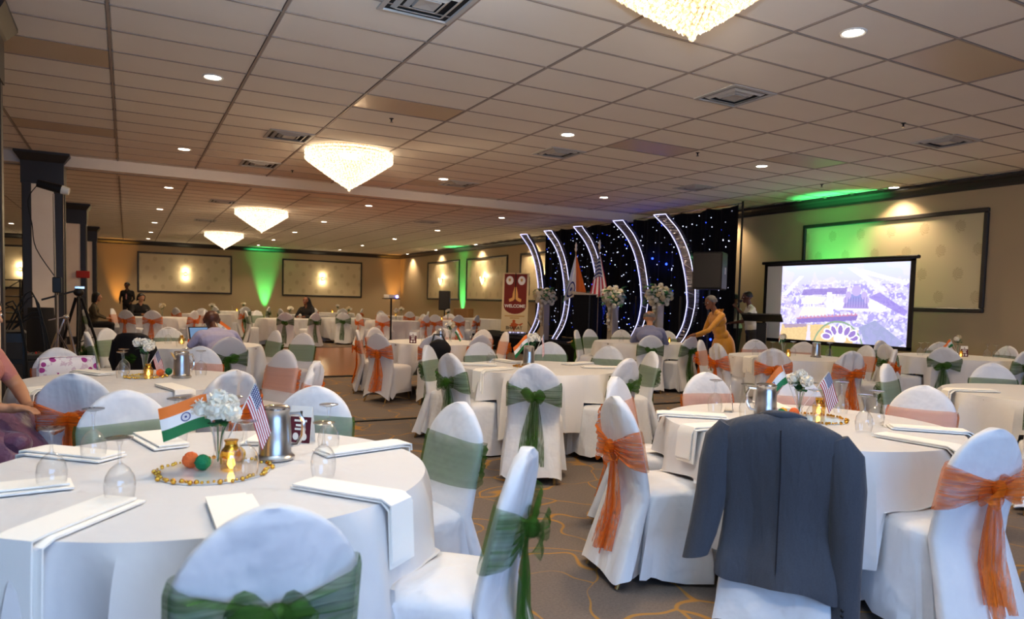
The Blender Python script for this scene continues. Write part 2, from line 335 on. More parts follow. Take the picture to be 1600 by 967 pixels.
def thing(name, label, cat, loc=(0,0,0), rz=0., group=None, sc=None):
    o = bpy.data.objects.new(name, None); COL.objects.link(o); o.empty_display_size = .1; o.location = loc; o.rotation_euler = (0,0,rz)
    if sc: o.scale = sc if isinstance(sc, (tuple, list)) else (sc,)*3
    return tag(o, label, cat, group)
def struct(name, mb, mats, label, parent=None, smooth=False):
    o = put(name, mb, parent, mats=mats, smooth=smooth)
    if not parent: o['kind'] = 'structure'; o['label'] = label
    return o
def face(dx, dy): return math.atan2(-dx, dy)

# ================================================================== SETTING
def project(p):
    d = Vector(p)-Vector((0, 0, HC)); z = d.dot(fw)
    return (800+1105.8*d.dot(rt)/z, 533-1105.8*d.dot(up)/z, z) if z > .05 else (-9e9, -9e9, z)
floor = struct('floor', MB().box(WL, WR, WF, WB, -.1, 0), 'carpet', 'taupe carpet with looping ochre lines')
ceil = struct('ceiling', MB().box(WL, WR, WF, WB, CZ+.02, CZ+.12), 'ceiling_tile', 'suspended ceiling of pale rectangular tiles')
GX = [2.3117+1.2192*c for c in range(-7, 9)]; GY = [7.745+.6096*r for r in range(-20, 45)]
GX = [x for x in GX if WL < x < WR]; GY = [y for y in GY if WF < y < WB]
bars = MB()
for x in GX: bars.box(x-.011, x+.011, WF, WB, CZ-.005, CZ+.02)
for y in GY: bars.box(WL, WR, y-.009, y+.009, CZ-.004, CZ+.02)
struct('ceiling_grid', bars, 'ceiling_bar', '', ceil)
tile_me = MB().bbox(-.592, .592, -.289, .289, 0, .014, .004).mesh('panel', 'ceiling_tile', False)
tile_sm = MB().bbox(-.592, .592, -.289, .289, 0, .014, .004).mesh('panel_smooth', 'ceiling_tile_smooth', False)
smooth_cells = {(0, 0), (-3, 0), (-3, 6), (3, -7), (3, 0), (5, -1), (0, 9), (1, 14), (4, -10), (2, 8), (3, 18)}
DL = [(x, y) for y in (3.84, 8.05, 12.25, 16.85, 21.3, 25.45, 29.55, 33.2) for x in (.79, 5.15, 8.78, 12.13)] + [(-3.45, y) for y in (8.05, 12.25, 16.85, 21.3, 25.45, 29.55)] + [(x, -.4) for x in (.79, 5.15, 8.78)]
cells = []
for i in range(-8, 9):
    for j in range(-22, 46):
        x0, x1 = 2.3117+1.2192*i, 2.3117+1.2192*(i+1); y0, y1 = 7.745+.6096*j, 7.745+.6096*(j+1)
        cxm, cym = (x0+x1)/2, (y0+y1)/2
        if not (WL < x0 and x1 < WR+.6 and WF < y0 and y1 < WB): continue
        u, v, z = project((cxm, cym, CZ)); inv = z > 1 and -60 < u < 1660 and -40 < v < 420
        cells.append((0 if inv else 1, z if z > 0 else 99, i, j, cxm, cym, x1 > WR))
cells.sort(); rest = MB()
for k, (nv_, z, i, j, x, y, cut) in enumerate(cells):
    if k < 300 and not nv_ and not cut: put('panel', tile_sm if (i, j) in smooth_cells else tile_me, ceil, (x, y, CZ))
    else: rest.box(x-.592, min(x+.592, WR), y-.289, y+.289, CZ, CZ+.014)
for x in (WL+.05,): pass
o = struct('panels_beyond', rest, 'ceiling_tile', '', ceil); o['kind'] = 'stuff'

# walls
def panelled(name, axis, at_, lo, hi, label):
    mb = MB()
    if axis == 'x': mb.box(at_, at_+.15, lo, hi, 0, CZ+.02) if at_ > 0 else mb.box(at_-.15, at_, lo, hi, 0, CZ+.02)
    else: mb.box(lo, hi, at_, at_+.15, 0, CZ+.02)
    return struct(name, mb, 'wall_paint', label)
wr = panelled('wall_right', 'x', WR, WF, WB, 'taupe wall behind the stage')
wb = panelled('wall_back', 'y', WB, WL, WR, 'taupe far end wall')
wl = panelled('wall_left', 'x', WL, WF, WB, 'taupe wall beyond the columns')
# unseen rear wall behind the camera; its window is added for the fill lamp
mb = MB(); mb.box(WL, -2.05, WF-.15, WF, 0, CZ); mb.box(4.45, WR, WF-.15, WF, 0, CZ); mb.box(-2.05, 4.45, WF-.15, WF, 0, .4); mb.box(-2.05, 4.45, WF-.15, WF, 3.1, CZ)
struct('wall_rear', mb, 'wall_paint', 'unseen rear wall with an added wide window')
w1 = struct('added_window_1', MB().box(-2.05, 4.45, WF-.12, WF-.11, .4, 3.1), 'screen_glass', 'added wide window pane behind the camera')
for x in (-2.05, .1, 2.27, 4.41): struct('added_window_frame', MB().box(x, x+.05, WF-.14, WF-.02, .4, 3.1), 'dark_wood', '', w1)
# crown mouldings and baseboards
prof = [(0, 0), (.03, 0), (.04, .04), (.09, .1), (.14, .13), (.14, .17), (0, .17)]
def moulding(name, p, q, nrm, z0, prof, mat, label):
    p, q, nn = Vector(p), Vector(q), Vector(nrm); rs = [[(e.x+nn.x*a, e.y+nn.y*a, z0+b_) for a, b_ in prof] for e in (p, q)]
    return struct(name, MB().rings(rs), mat, label)
moulding('trim_1', (WR, WF), (WR, WB), (-1, 0), CZ-.172, prof, 'dark_wood', 'dark crown moulding on the stage-side wall')
moulding('trim_2', (WL, WB), (WR, WB), (0, -1), CZ-.172, prof, 'dark_wood', 'dark crown moulding on the far wall')
bpr = [(0, 0), (.02, 0), (.02, .1), (.012, .12), (0, .12)]
moulding('baseboard_right', (WR, WF), (WR, WB), (-1, 0), 0, bpr, 'dark_wood', 'dark baseboard on the stage-side wall')
moulding('baseboard_back', (WL, WB), (WR, WB), (0, -1), 0, bpr, 'dark_wood', 'dark baseboard on the far wall')
# framed wallpaper panels
def wallpanel(wall, axis, a, b_, z0, z1):
    L = b_-a; f = .075
    pm = MB(); nu = L/.62; nv = (z1-z0)/.4
    if axis == 'x': pm.add([(WR-.012, b_, z0), (WR-.012, a, z0), (WR-.012, a, z1), (WR-.012, b_, z1), (WR, b_, z0), (WR, a, z0), (WR, a, z1), (WR, b_, z1)], [(0, 1, 2, 3), (0, 3, 7, 4), (1, 5, 6, 2)])
    else: pm.add([(a, WB-.012, z0), (b_, WB-.012, z0), (b_, WB-.012, z1), (a, WB-.012, z1), (a, WB, z0), (b_, WB, z0), (b_, WB, z1), (a, WB, z1)], [(0, 1, 2, 3), (0, 3, 7, 4), (1, 5, 6, 2)])
    pm.uv = [[(0, 0), (nu, 0), (nu, nv), (0, nv)], [(0, 0)]*4, [(0, 0)]*4]
    p = struct('wallpaper_panel', pm, 'damask', '', wall)
    fm = MB()
    for (y0, y1, c0, c1) in ((a-f, b_+f, z1, z1+f), (a-f, b_+f, z0-f, z0), (a-f, a, z0, z1), (b_, b_+f, z0, z1)):
        if axis == 'x': fm.bbox(WR-.05, WR+.01, y0, y1, c0, c1, .012)
        else: fm.bbox(y0, y1, WB-.05, WB+.01, c0, c1, .012)
    struct('panel_frame', fm, 'dark_wood', '', p)
for a, b_ in ((6.62, 10.1), (23.3, 26.78), (27.62, 31.1), (18.9, 22.2)): wallpanel(wr, 'x', a, b_, 1.48, 3.06)
for a, b_ in ((.48, 4.2), (6.58, 10.32), (-5.6, -1.9)): wallpanel(wb, 'y', a, b_, 1.48, 3.1)
# soffit beam of the room divider
bm = struct('beam', MB().box(WL, WR, 14.05, 14.5, CZ-.16, CZ+.01).box(WL, WR, 14.02, 14.53, CZ-.185, CZ-.16), 'beam_paint', 'white soffit beam across the ceiling')
struct('track', MB().box(WL, WR, 14.22, 14.32, CZ-.192, CZ-.184), 'ceiling_bar', '', bm)
# columns: dark corners, cream insets, flared capitals
for k, y in enumerate((7.15, 14.2, 21.75, 28.95)):
    c = thing('column', ['cream inset column at the picture edge nearest the camera', 'cream and dark column behind the tall light stand', 'second cream and dark column with a red sign', 'slim cream column nearest the far wall'][k], 'column', (-1.2, y, 0)); c['kind'] = 'structure'
    h = .285
    mb = MB()
    for sx in (-1, 1):
        for sy in (-1, 1): mb.bbox(min(sx*h, sx*(h-.13)), max(sx*h, sx*(h-.13)), min(sy*h, sy*(h-.13)), max(sy*h, sy*(h-.13)), 0, CZ-.3, .012)
    put('corner_post', mb, c, mats='dark_wood', smooth=False)
    put('inset_panel', MB().box(-h+.02, h-.02, -h+.02, h-.02, .2, CZ-.5), c, mats='cream_plaster', smooth=False)
    put('plinth', MB().bbox(-h-.015, h+.015, -h-.015, h+.015, 0, .2, .01), c, mats='dark_wood', smooth=False)
    sq = lambda r, z: [(-r, -r, z), (r, -r, z), (r, r, z), (-r, r, z)]
    put('capital', MB().rings([sq(h+.012, CZ-.52), sq(h+.012, CZ-.16), sq(h+.03, CZ-.14), sq(h+.1, CZ-.04), sq(h+.1, CZ-.008)]), c, mats='dark_wood', smooth=False)
    if k == 2: put('exit_sign', MB().bbox(.06, .36, -h-.05, -h-.02, 1.72, 1.9, .01), c, mats='ex_sign', smooth=False)
# dance floor and strips
df = thing('dance_floor', 'golden parquet dance floor with black edging', 'dance floor', (0, 0, 0))
put('parquet', MB().box(1.6, 7.6, 12.3, 19.3, .001, .018), df, mats='parquet', smooth=False)
for x0, x1, y0, y1 in ((1.5, 7.7, 12.2, 12.3), (1.5, 7.7, 19.3, 19.4), (1.5, 1.6, 12.3, 19.3), (7.6, 7.7, 12.3, 19.3)):
    put('edge_strip', MB().bbox(x0, x1, y0, y1, .001, .022, .006), df, mats='rubber', smooth=False)
tag(put('floor_strip', MB().bbox(1.9, 7.2, 7.68, 7.74, .001, .014, .005), mats='rubber', smooth=False), 'black cable strip laid across the carpet behind the centre table', 'strip')

# ================================================================== CEILING FITTINGS
trim_me = MB().lathe([(.105, 0), (.105, -.006), (.095, -.012), (.08, -.006), (.08, .004)], 24).mesh('trim_ring', 'white_plastic')
lens_me = MB().lathe([(.08, -.004), (.05, -.008), (.002, -.009)], 24).mesh('lens', 'lens_glow')
for k, (x, y) in enumerate(DL):
    row = 'in the row along the stage wall' if x > 12 else 'in the row beyond the columns' if x < 0 else 'in the row just inside the columns' if x < 2 else 'in the row past the chandeliers' if x < 7 else 'in the row before the stage'
    d = thing('downlight', 'round recessed ceiling light, '+(['first', 'second', 'third', 'fourth', 'fifth', 'sixth', 'seventh', 'eighth'][sorted({q[1] for q in DL if q[1] > 0}).index(y)]+' from the camera ' if y > 0 else 'the one behind the camera ')+row, 'ceiling light', (x, y, CZ), group='recessed ceiling lights')
    put('trim_ring', trim_me, d); put('lens', lens_me, d)
    lamp('bulb', 'SPOT', (0, 0, -.03), DOWN_W*(1.2 if x > 12 else 1), (1, .75, .48), d, spot_size=math.radians(118), spot_blend=.7, shadow_soft_size=.06)
# 4-way air diffusers
def sqr(r, z): return [(-r, -r, z), (r, -r, z), (r, r, z), (-r, r, z)]
vf = MB().rings([sqr(.3, .002), sqr(.3, -.01), sqr(.262, -.014), sqr(.255, .0)], cap0=False, cap1=False).mesh('frame', 'vent_paint', False)
vd = MB().add(sqr(.258, .001), [(0, 1, 2, 3)]).mesh('dark_core', 'vent_dark', False)
vl = [MB().rings([sqr(r, .012), sqr(r-.05, -.02), sqr(r-.055, -.017), sqr(r-.005, .016)], cap0=False, cap1=False).mesh('louvre', 'vent_paint', False) for r in (.235, .16)]
vc = MB().rings([sqr(.09, .0), sqr(.085, -.02), sqr(.004, -.012)], cap0=False).mesh('centre_plate', 'vent_paint', False)
VENTS = [(2.0, 5.15, 'square ceiling air diffuser cut by the top picture edge'), (2.0, 10.34, 'square air diffuser just left of the nearest hanging chandelier'), (2.0, 12.82, 'square air diffuser left of the chandelier, next to the beam'), (2.05, 18.5, 'air diffuser beside the middle chandelier past the beam'), (2.1, 23.5, 'air diffuser between the two far chandeliers'),
         (5.66, 5.6, 'large square air diffuser in the upper right ceiling'), (5.66, 9.09, 'square air diffuser beneath the centre downlight'), (9.4, 5.55, 'air diffuser high above the framed wall panel'), (5.6, 12.58, 'air diffuser beside the beam, right of the chandelier'), (9.4, 10.2, 'air diffuser above the star curtain'), (7.6, 19.2, 'small far air diffuser past the beam, centre'), (10.0, 15.4, 'air diffuser above the left end of the star curtain')]
for x, y, lab in VENTS:
    d = thing('air_diffuser', lab, 'vent', (x, y, CZ-.002), group='ceiling air diffusers')
    put('frame', vf, d); put('dark_core', vd, d); [put('louvre', q, d) for q in vl]; put('centre_plate', vc, d)
esc = MB().lathe([(.03, 0), (.03, -.004), (.012, -.012), (.01, -.035)], 12).mesh('escutcheon', 'black_metal'); dfl = MB().lathe([(.004, -.03), (.02, -.045), (.022, -.05), (.004, -.05)], 10).mesh('deflector', 'chrome')
for x, y, lab in ((2.9, 8.6, 'sprinkler head above the nearest hanging chandelier'), (8.1, 5.3, 'sprinkler head right of the large air diffuser'), (7.3, 7.9, 'sprinkler head beside the violet-lit ceiling tile'), (2.6, 13.1, 'sprinkler head beside the beam near the air diffuser'), (10.9, 8.6, 'sprinkler head near the green ceiling glow')):
    d = thing('sprinkler', lab, 'sprinkler', (x, y, CZ), group='ceiling sprinklers'); put('escutcheon', esc, d); put('deflector', dfl, d)

# crystal chandeliers: rings of beads on a cone
R0, HGT = .63, .42
bd = MB(); random.seed(3)
def bead(mb, c, r, h):
    x, y, z = c; mb.add([(x, y, z-h), (x+r, y, z), (x, y+r, z), (x-r, y, z), (x, y-r, z), (x, y, z+h)], [(0,2,1),(0,3,2),(0,4,3),(0,1,4),(5,1,2),(5,2,3),(5,3,4),(5,4,1)])
for k in range(21):
    t = k/20; r = R0*(1-t)**.94+.012; z = -.15-HGT*t; nb = max(5, int(2*PI*r/.043))
    for j in range(nb):
        a = 2*PI*(j+.5*(k % 2))/nb; bead(bd, (r*math.cos(a), r*math.sin(a), z+random.uniform(-.004, .004)), .023, .024)
core = MB().lathe([(R0*.96, -.13)]+[(R0*.96*(1-t/12)**.94+.003, -.15-HGT*.97*t/12) for t in range(13)], 32)
bd_me = bd.mesh('crystal_beads', 'crystal', False); core_me = core.mesh('crystal_shell', 'crystal_warm')
ring_me = [MB().lathe([(R0+.02, z), (R0+.035, z-.018), (R0+.02, z-.036), (R0-.02, z-.03), (R0-.02, z)], 40, cap=False).mesh('crystal_band', 'crystal') for z in (-.02, -.068, -.112)]
plate_me = MB().lathe([(R0-.04, 0), (R0-.04, -.03), (R0-.08, -.14)], 40).mesh('ceiling_plate', 'gold'); fin_me = MB().ball((0, 0, -.15-HGT-.02), .024).mesh('finial', 'crystal')
for x, y, lab in ((3.06, 3.4, 'crystal chandelier cut off by the top picture edge'), (3.0, 10.85, 'largest fully visible crystal chandelier, in front of the beam'), (3.1, 19.5, 'middle crystal chandelier just past the beam'), (3.1, 27.6, 'smallest farthest crystal chandelier')):
    c = thing('chandelier', lab, 'chandelier', (x, y, CZ), group='cone shaped crystal chandeliers')
    put('ceiling_plate', plate_me, c); put('crystal_shell', core_me, c); o = put('crystal_beads', bd_me, c); o['kind'] = 'stuff'; put('finial', fin_me, c)
    for q in ring_me: put('crystal_band', q, c)
    lamp('bulbs', 'POINT', (0, 0, -.27), CHAND_W, (1, .8, .55), c, shadow_soft_size=.14)

# wall sconces
def sconce(loc, rz, lab, style):
    s_ = thing('wall_sconce', lab, 'sconce', loc, rz, 'lit wall sconces')
    put('back_plate', MB().bbox(-.05, .05, -.03, 0, -.09, .09, .008), s_, mats='gold', smooth=False)
    if style == 'bar':
        for k in range(7):
            a = PI*k/6; put('crystal_tube', MB().tube([(-.15*math.cos(a), -.03-.11*math.sin(a), -.07), (-.15*math.cos(a), -.03-.11*math.sin(a), .07)], .022, 8), s_, mats='clear_glass')
        put('bulb', MB().ball((0, -.07, 0), (.05, .035, .045)), s_, mats='clear_glass' if 'unlit' in lab else 'sconce_glow')
    else:
        for sx in (-1, 1):
            put('arm', MB().tube([(0, -.03, -.04), (sx*.08, -.1, -.08), (sx*.13, -.12, 0)], .008, 6), s_, mats='gold')
            put('bulb', MB().ball((sx*.13, -.12, .06), (.025, .025, .055)), s_, mats='sconce_glow')
        put('crystal_drop', MB().lathe([(.09, .02), (.07, -.06), (.02, -.18), (.004, -.22)], 12, (0, -.1, 0)), s_, mats='sconce_glow')
    for dz in (() if 'unlit' in lab else (-.16, .16)): lamp('sconce_light', 'POINT', (0, -.1, dz), SCONCE_W, (1, .8, .5), s_, shadow_soft_size=.04)
sconce((2.32, WB-.02, 2.26), 0, 'lit sconce on the far panel nearest the columns', 'bar'); sconce((8.42, WB-.02, 2.28), 0, 'lit sconce on the far panel nearest the corner', 'bar'); sconce((-3.8, WB-.02, 2.2), 0, 'lit sconce glimpsed between the front column and the picture edge', 'bar')
sconce((WR-.02, 29.4, 2.27), -PI/2, 'crystal candle sconce on the panel beside the loudspeaker', 'candle'); sconce((WR-.02, 25.15, 2.25), -PI/2, 'crystal candle sconce on the panel beside the welcome banner', 'candle'); sconce((WR-.02, 20.6, 2.24), -PI/2, 'crystal candle sconce seen through the first crescent', 'candle'); sconce((WR-.02, 8.05, 2.33), -PI/2, 'unlit looking sconce just above the projection screen', 'bar')

# floor uplights washing the walls
def uplight(loc, col, lens, e, aim, lab, size=34):
    u = thing('uplight', lab, 'uplight', loc, group='coloured floor uplights')
    put('can', MB().lathe([(.06, .03), (.085, .06), (.09, .16)], 14), u, mats='rust_can'); put('yoke', MB().tube([(-.11, 0, .11), (-.11, 0, .012), (.11, 0, .012), (.11, 0, .11)], .01, 6), u, mats='black_metal'); put('lens', MB().lathe([(.08, .162), (.05, .168), (.002, .17)], 14), u, mats=lens)
    lamp('beam', 'SPOT', (0, 0, .2), e, col, u, aim=aim, spot_size=math.radians(size), spot_blend=.9, shadow_soft_size=.05)
GR, OR = (.05, 1, .22), (1, .42, .06)
uplight((5.72, WB-.28, 0), GR, 'par_green', UP_W*3.6, (0, .085, 1), 'green uplight between the two far wall panels')
uplight((WR-.28, 27.2, 0), GR, 'par_green', UP_W*3.6, (.085, 0, 1), 'green uplight between the panels beside the loudspeaker')
uplight((WR-.35, 9.3, 0), GR, 'par_green', UP_W*5, (.16, 0, 1), 'green uplight behind the projection screen', 40)
uplight((11.95, WB-.4, 0), OR, 'par_orange', UP_W*1.6, (.05, .09, 1), 'orange uplight in the far corner')
uplight((-.35, WB-.3, 0), OR, 'par_orange', UP_W*1.1, (0, .09, 1), 'orange uplight behind the standing man in the dark suit')
uplight((WR-.3, 4.2, 0), OR, 'par_orange', UP_W*2.2, (.08, 0, 1), 'orange uplight out at the picture edge by the stage wall')

# ================================================================== CHAIRS
def sup(a, w, t, e=2.6):
    c, s_ = math.cos(a), math.sin(a)
    return (w*math.copysign(abs(c)**(2/e), c), t*math.copysign(abs(s_)**(2/e), s_))
def back_y(z): return .015+.095*(.92-z)/.46 if z > .46 else .11+(z-.46)*.26       # centre line of the back, leaning
def back_w(z):
    if z > .74: q = (z-.74)/.181; return .205*max(.0, 1-q**1.55)**.55
    return .205+.02*max(0, (.46-z)/.46)
def back_t(z): return .03+.012*(1-max(0, (z-.46)/.46)) if z > .46 else .042
def make_cover(kind, seed, lo=False):
    rnd = random.Random(seed); ph = [rnd.uniform(0, 6.3) for _ in range(12)]; mb = MB(); N = 22 if lo else 40
    zs = [.05, .15, .25, .35, .45, .52, .6, .68, .74, .77, .795, .82, .84, .86, .878, .893, .905, .914, .92] if not lo else [.05, .3, .46, .68, .76, .81, .85, .885, .905, .918]
    rs = []
    for z in zs:
        w, t, yc = max(back_w(z), .02), back_t(z), back_y(z); r = []
        if z > .9: t *= .75
        for j in range(N):
            a = 2*PI*j/N; x, y = sup(a, w, t)
            if kind != 'spandex':
                amp = (.016 if kind == 'satin' else .007)*(1 if .5 < z < .86 else .6); fold = math.sin(x*(46 if kind == 'satin' else 26)+ph[0]+z*3)*amp
                if y < 0: y += fold*(1.4 if kind == 'satin' else 1)
                if z < .45: x *= 1+.06*(.45-z)/.4*(1+.5*math.sin(5*a+ph[1])); y += -.03*(.45-z)/.4 if y < 0 else 0
            zz = z
            if z == .05:
                if kind == 'spandex': zz = .035+.1*max(0, 1-(x/w)**2)**1.0
                else: zz = .05+.015*math.sin(3*a+ph[2])
            r.append((x, yc+y, zz))
        rs.append(r)
    mb.rings(rs, cap0=False)
    # seat and skirt
    def rect(sx, y0, y1, z, e=5.):
        out = []
        for j in range(N):
            a = 2*PI*j/N; x, y = sup(a, sx, (y1-y0)/2, e); out.append([x, (y0+y1)/2+y, z])
        return out
    rs = []
    for k, (f, z) in enumerate(((.05, .492), (.5, .49), (.82, .482), (.95, .468), (1., .45))):
        yc = .325; rs.append([tuple(p) for p in rect(.225*f, yc-.215*f, yc+.215*f, z)])
    for z in ((.41, .35, .27, .19, .12, .05) if not lo else (.35, .2, .05)):
        q = (.45-z)/.4; r = rect(.225+.012*q, .11-.05*q, .54+.03*q, z)
        for j, p in enumerate(r):
            a = 2*PI*j/N
            if kind == 'spandex':
                if z < .1: c = abs(math.cos(2*a)); p[2] = .04+.13*c**1.5
                pin = .035*math.sin(PI*q)*abs(math.cos(2*a)); p[0] *= 1-pin; p[1] = .325+(p[1]-.325)*(1-pin)
            else:
                k_ = q*.034*(math.sin(7*a+ph[3])+.6*math.sin(13*a+ph[4]+3*z)); p[0] += k_*math.cos(a); p[1] += k_*math.sin(a)
                if z < .1: p[2] = .045+.02*math.sin(4*a+ph[5])+.012*math.sin(9*a+ph[6])
        rs.append([tuple(p) for p in r])
    mb.rings(rs, cap1=False)
    return mb.mesh('cover', {'loose': 'cover_cloth', 'spandex': 'cover_spandex', 'satin': 'cover_satin'}[kind])
COVERS = {('loose', s_): make_cover('loose', s_) for s_ in range(4)}
COVERS.update({('spandex', 0): make_cover('spandex', 9), ('satin', 0): make_cover('satin', 12), ('lo', 0): make_cover('loose', 4, True)})
LEG = [MB().tube([(sx*.165, .035 if rear else .48, .16), (sx*.175, -.03 if rear else .515, .0)], [.013, .011], 8).mesh('leg', 'gold_leg') for sx in (-1, 1) for rear in (0, 1)]
def make_sash(col, seed, lo=False):
    rnd = random.Random(seed); ph = rnd.uniform(0, 6); mat = 'organza_'+col; z0, z1 = .575, .775
    kx, kz = rnd.uniform(-.02, .02), .665+rnd.uniform(-.012, .012)
    s_ = MB(); nn = 18
    def front(u, v):
        z = z0+(z1-z0)*v+.01*math.sin(6*u+ph)*(v-.5); a = PI*u; x, y = sup(a, back_w(z)+.012, back_t(z)+.012)
        return (x, back_y(z)+y, z)
    s_.grid(front, nn, 6)
    wg = MB()
    for sx in (-1, 1):
        def wing(u, v):
            e = u**.8; zz = z0+(z1-z0)*v; w = back_w(zz)+.012
            x = sx*(w*(1-u)+abs(.012)*u)+kx*u; z = zz*(1-e)+(kz+(v-.5)*.05)*e
            pl = (math.sin(v*30+ph+sx)*.008+math.sin(v*57+ph)*.004)*math.sin(PI*min(1, u*1.05))**.7
            return (x, back_y(z)-(back_t(z)+.02)*min(1, u*6)**.5-.012*u+pl, z)
        wg.grid(wing, 10, 5 if lo else 30)
    k0 = len(s_.f); s_.add(wg.v, wg.f, 1); sash = s_.mesh('sash', [mat, mat+'_gathered'])
    bow = MB(); yk = back_y(kz)-.075
    bow.ball((kx, yk, kz), (.034, .028, .034), 10, 7, wob=.12)
    for sx, tilt in ((-1, rnd.uniform(-.5, .4)), (1, rnd.uniform(-.5, .4))):
        L = rnd.uniform(.085, .125)
        def loop(u, v):
            a = 2*PI*u; rr = .5-.5*math.cos(a); x = sx*L*rr; wv = .07*math.sin(PI*min(1, rr*.9+.12)); zz = (v-.5)*wv*1.6
            return (kx+x*math.cos(tilt)-zz*math.sin(tilt)*.5, yk-.012+.035*math.sin(a)*(1 if sx > 0 else -1)+.004*math.sin(v*14+u*9), kz-.01+x*sx*math.sin(tilt)+zz)
        bow.grid(loop, 16, 5)
    bow_me = bow.mesh('bow', mat+'_gathered'); tails = []
    for sx in (-1, 1):
        L = rnd.uniform(.46, .54); dr = rnd.uniform(.01, .05); p2 = rnd.uniform(0, 6)
        def tail(u, v):
            w = .035+.1*min(1, v*1.6)**.8
            x = kx+sx*dr*(v*1.2)+(u-.5)*w; z = kz-.01-L*v
            return (x, min(back_y(z)-(back_t(z)+.022), yk+.03)-.012*math.sin(u*11+p2)*min(1, v*3)-.008, z+.02*(u-.5)*v*sx)
        tails.append(MB().grid(tail, 8, 12).mesh('tail', mat+'_hanging'))
    return sash, bow_me, tails
SASH = {(c, s_): make_sash(c, s_*5+(0 if c == 'green' else 2), False) for c in ('green', 'orange') for s_ in range(4)}
SASH_LO = {c: make_sash(c, 31, True) for c in ('green', 'orange')}
NCH = 0
def chair(x, y, fx, fy, sash, lab, kind='loose', group=None, lo=False, sc=None, bow=True, turn=0.):
    """x, y: floor point under the top of the backrest; the chair faces (fx, fy)"""
    global NCH; NCH += 1; k = NCH % 4
    t = thing('banquet_chair', lab, 'chair', (x, y, 0), face(fx-x, fy-y)+turn, group, sc)
    put('cover', COVERS[('lo', 0)] if lo else COVERS[(kind, k if kind == 'loose' else 0)], t)
    sm, bmesh_, tl = SASH_LO[sash] if lo else SASH[(sash, k)]
    s_ = put('sash', sm, t)
    if bow:
        put('bow', bmesh_, s_); put('tail', tl[0], s_)
        if not lo: put('tail', tl[1], s_)
    if not lo:
        for l in LEG: put('leg', l, t)
    return t
T1, T2, T3, T4, T5, T7, T8, T9, T10, T11 = (.26, 2.71), (3.55, 5.93), (3.32, 2.65), (.08, 5.72), (.75, 9.55), (4.1, 9.9), (7.8, 9.7), (7.75, 6.5), (10.65, 6.0), (6.55, 2.9)
SEATS = {}
def seats(tab, name, group, rows):
    SEATS[tab] = []
    for r in rows:
        x, y, sash, lab = r[:4]; kw = r[4] if len(r) > 4 else {}
        chair(x, y, tab[0], tab[1], sash, lab, group=group, **kw); f = (tab[0]-x, tab[1]-y); L = math.hypot(*f); a = kw.get('turn', 0)
        f = (f[0]/L, f[1]/L); f = (f[0]*math.cos(a)-f[1]*math.sin(a), f[0]*math.sin(a)+f[1]*math.cos(a)); SEATS[tab].append((x, y, f[0], f[1]))
seats(T1, 'T1', 'green sash chairs at the front table', [
    (.28, 1.58, 'green', 'white covered chair with green bow, back to camera, cut by the bottom edge'),
    (1.13, 1.92, 'green', 'white chair seen side on, green bow and tail, seat pulled out at the bottom edge'),
    (1.35, 2.92, 'green', 'white chair with green sash band facing the front table, beside the carpet aisle'),
    (.87, 3.7, 'green', 'white chair with pale green band behind the steel pitcher'),
    (-.02, 3.8, 'green', 'white chair with pale green band behind the large tricolour flag')])
seats(T3, 'T3', 'orange sash chairs at the jacket table', [
    (2.15, 2.87, 'orange', 'white chair with long orange bow and tail standing in the aisle'),
    (2.74, 3.66, 'orange', 'white chair with peach band tucked behind the aisle chair with the orange bow'),
    (3.62, 3.76, 'orange', 'white chair with peach band facing camera, behind the small table card', {'turn': .1}),
    (4.2, 3.48, 'orange', 'white chair with peach band behind the tricolour and striped flags'),
    (4.48, 2.68, 'orange', 'white chair with wide peach band right of the upturned goblets', {'turn': .15}),
    (3.1, 1.55, 'orange', 'white chair with orange bow, back to camera, at the right picture edge'),
    (2.36, 2.0, 'orange', 'white chair under the hanging suit jacket', {'bow': False})])
seats(T2, 'T2', 'green sash chairs at the centre table', [
    (2.72, 4.62, 'green', 'white chair with green bow, back squarely to camera, in the picture centre'),
    (2.47, 5.7, 'green', 'white wrinkled chair with green bow at the left of the centre table', {'kind': 'loose'}),
    (2.68, 6.75, 'green', 'white chair with green band behind the left green bow chair'),
    (3.5, 7.2, 'green', 'white chair with olive band facing camera, left of the small centre flag'),
    (4.45, 7.2, 'green', 'white chair with olive band facing camera, right of the small centre flag'),
    (4.78, 6.45, 'green', 'white chair with olive band at the far right of the centre table'),
    (3.85, 4.9, 'green', 'white chair with green bow, back to camera, right of the centre table'),
    (4.7, 5.6, 'green', 'white chair seen edge on with green sash, right of the centre table')])
seats(T4, 'T4', 'orange sash chairs at the floral pillow table', [
    (-.27, 4.62, 'orange', 'white chair with orange bow behind the upturned goblets at far left'),
    (.59, 4.62, 'orange', 'white chair with orange bow behind the white flower vase', {'kind': 'satin'}),
    (-.5, 6.75, 'orange', 'white chair with peach band carrying the floral pillow'),
    (.58, 6.82, 'orange', 'white chair with peach band just behind the dark table pitcher'),
    (1.22, 6.3, 'orange', 'white chair with peach band facing left, beside the dance floor', {'kind': 'spandex'}),
    (1.22, 5.15, 'orange', 'shiny satin wrinkled chair with orange sash by the aisle', {'kind': 'satin', 'bow': False})])
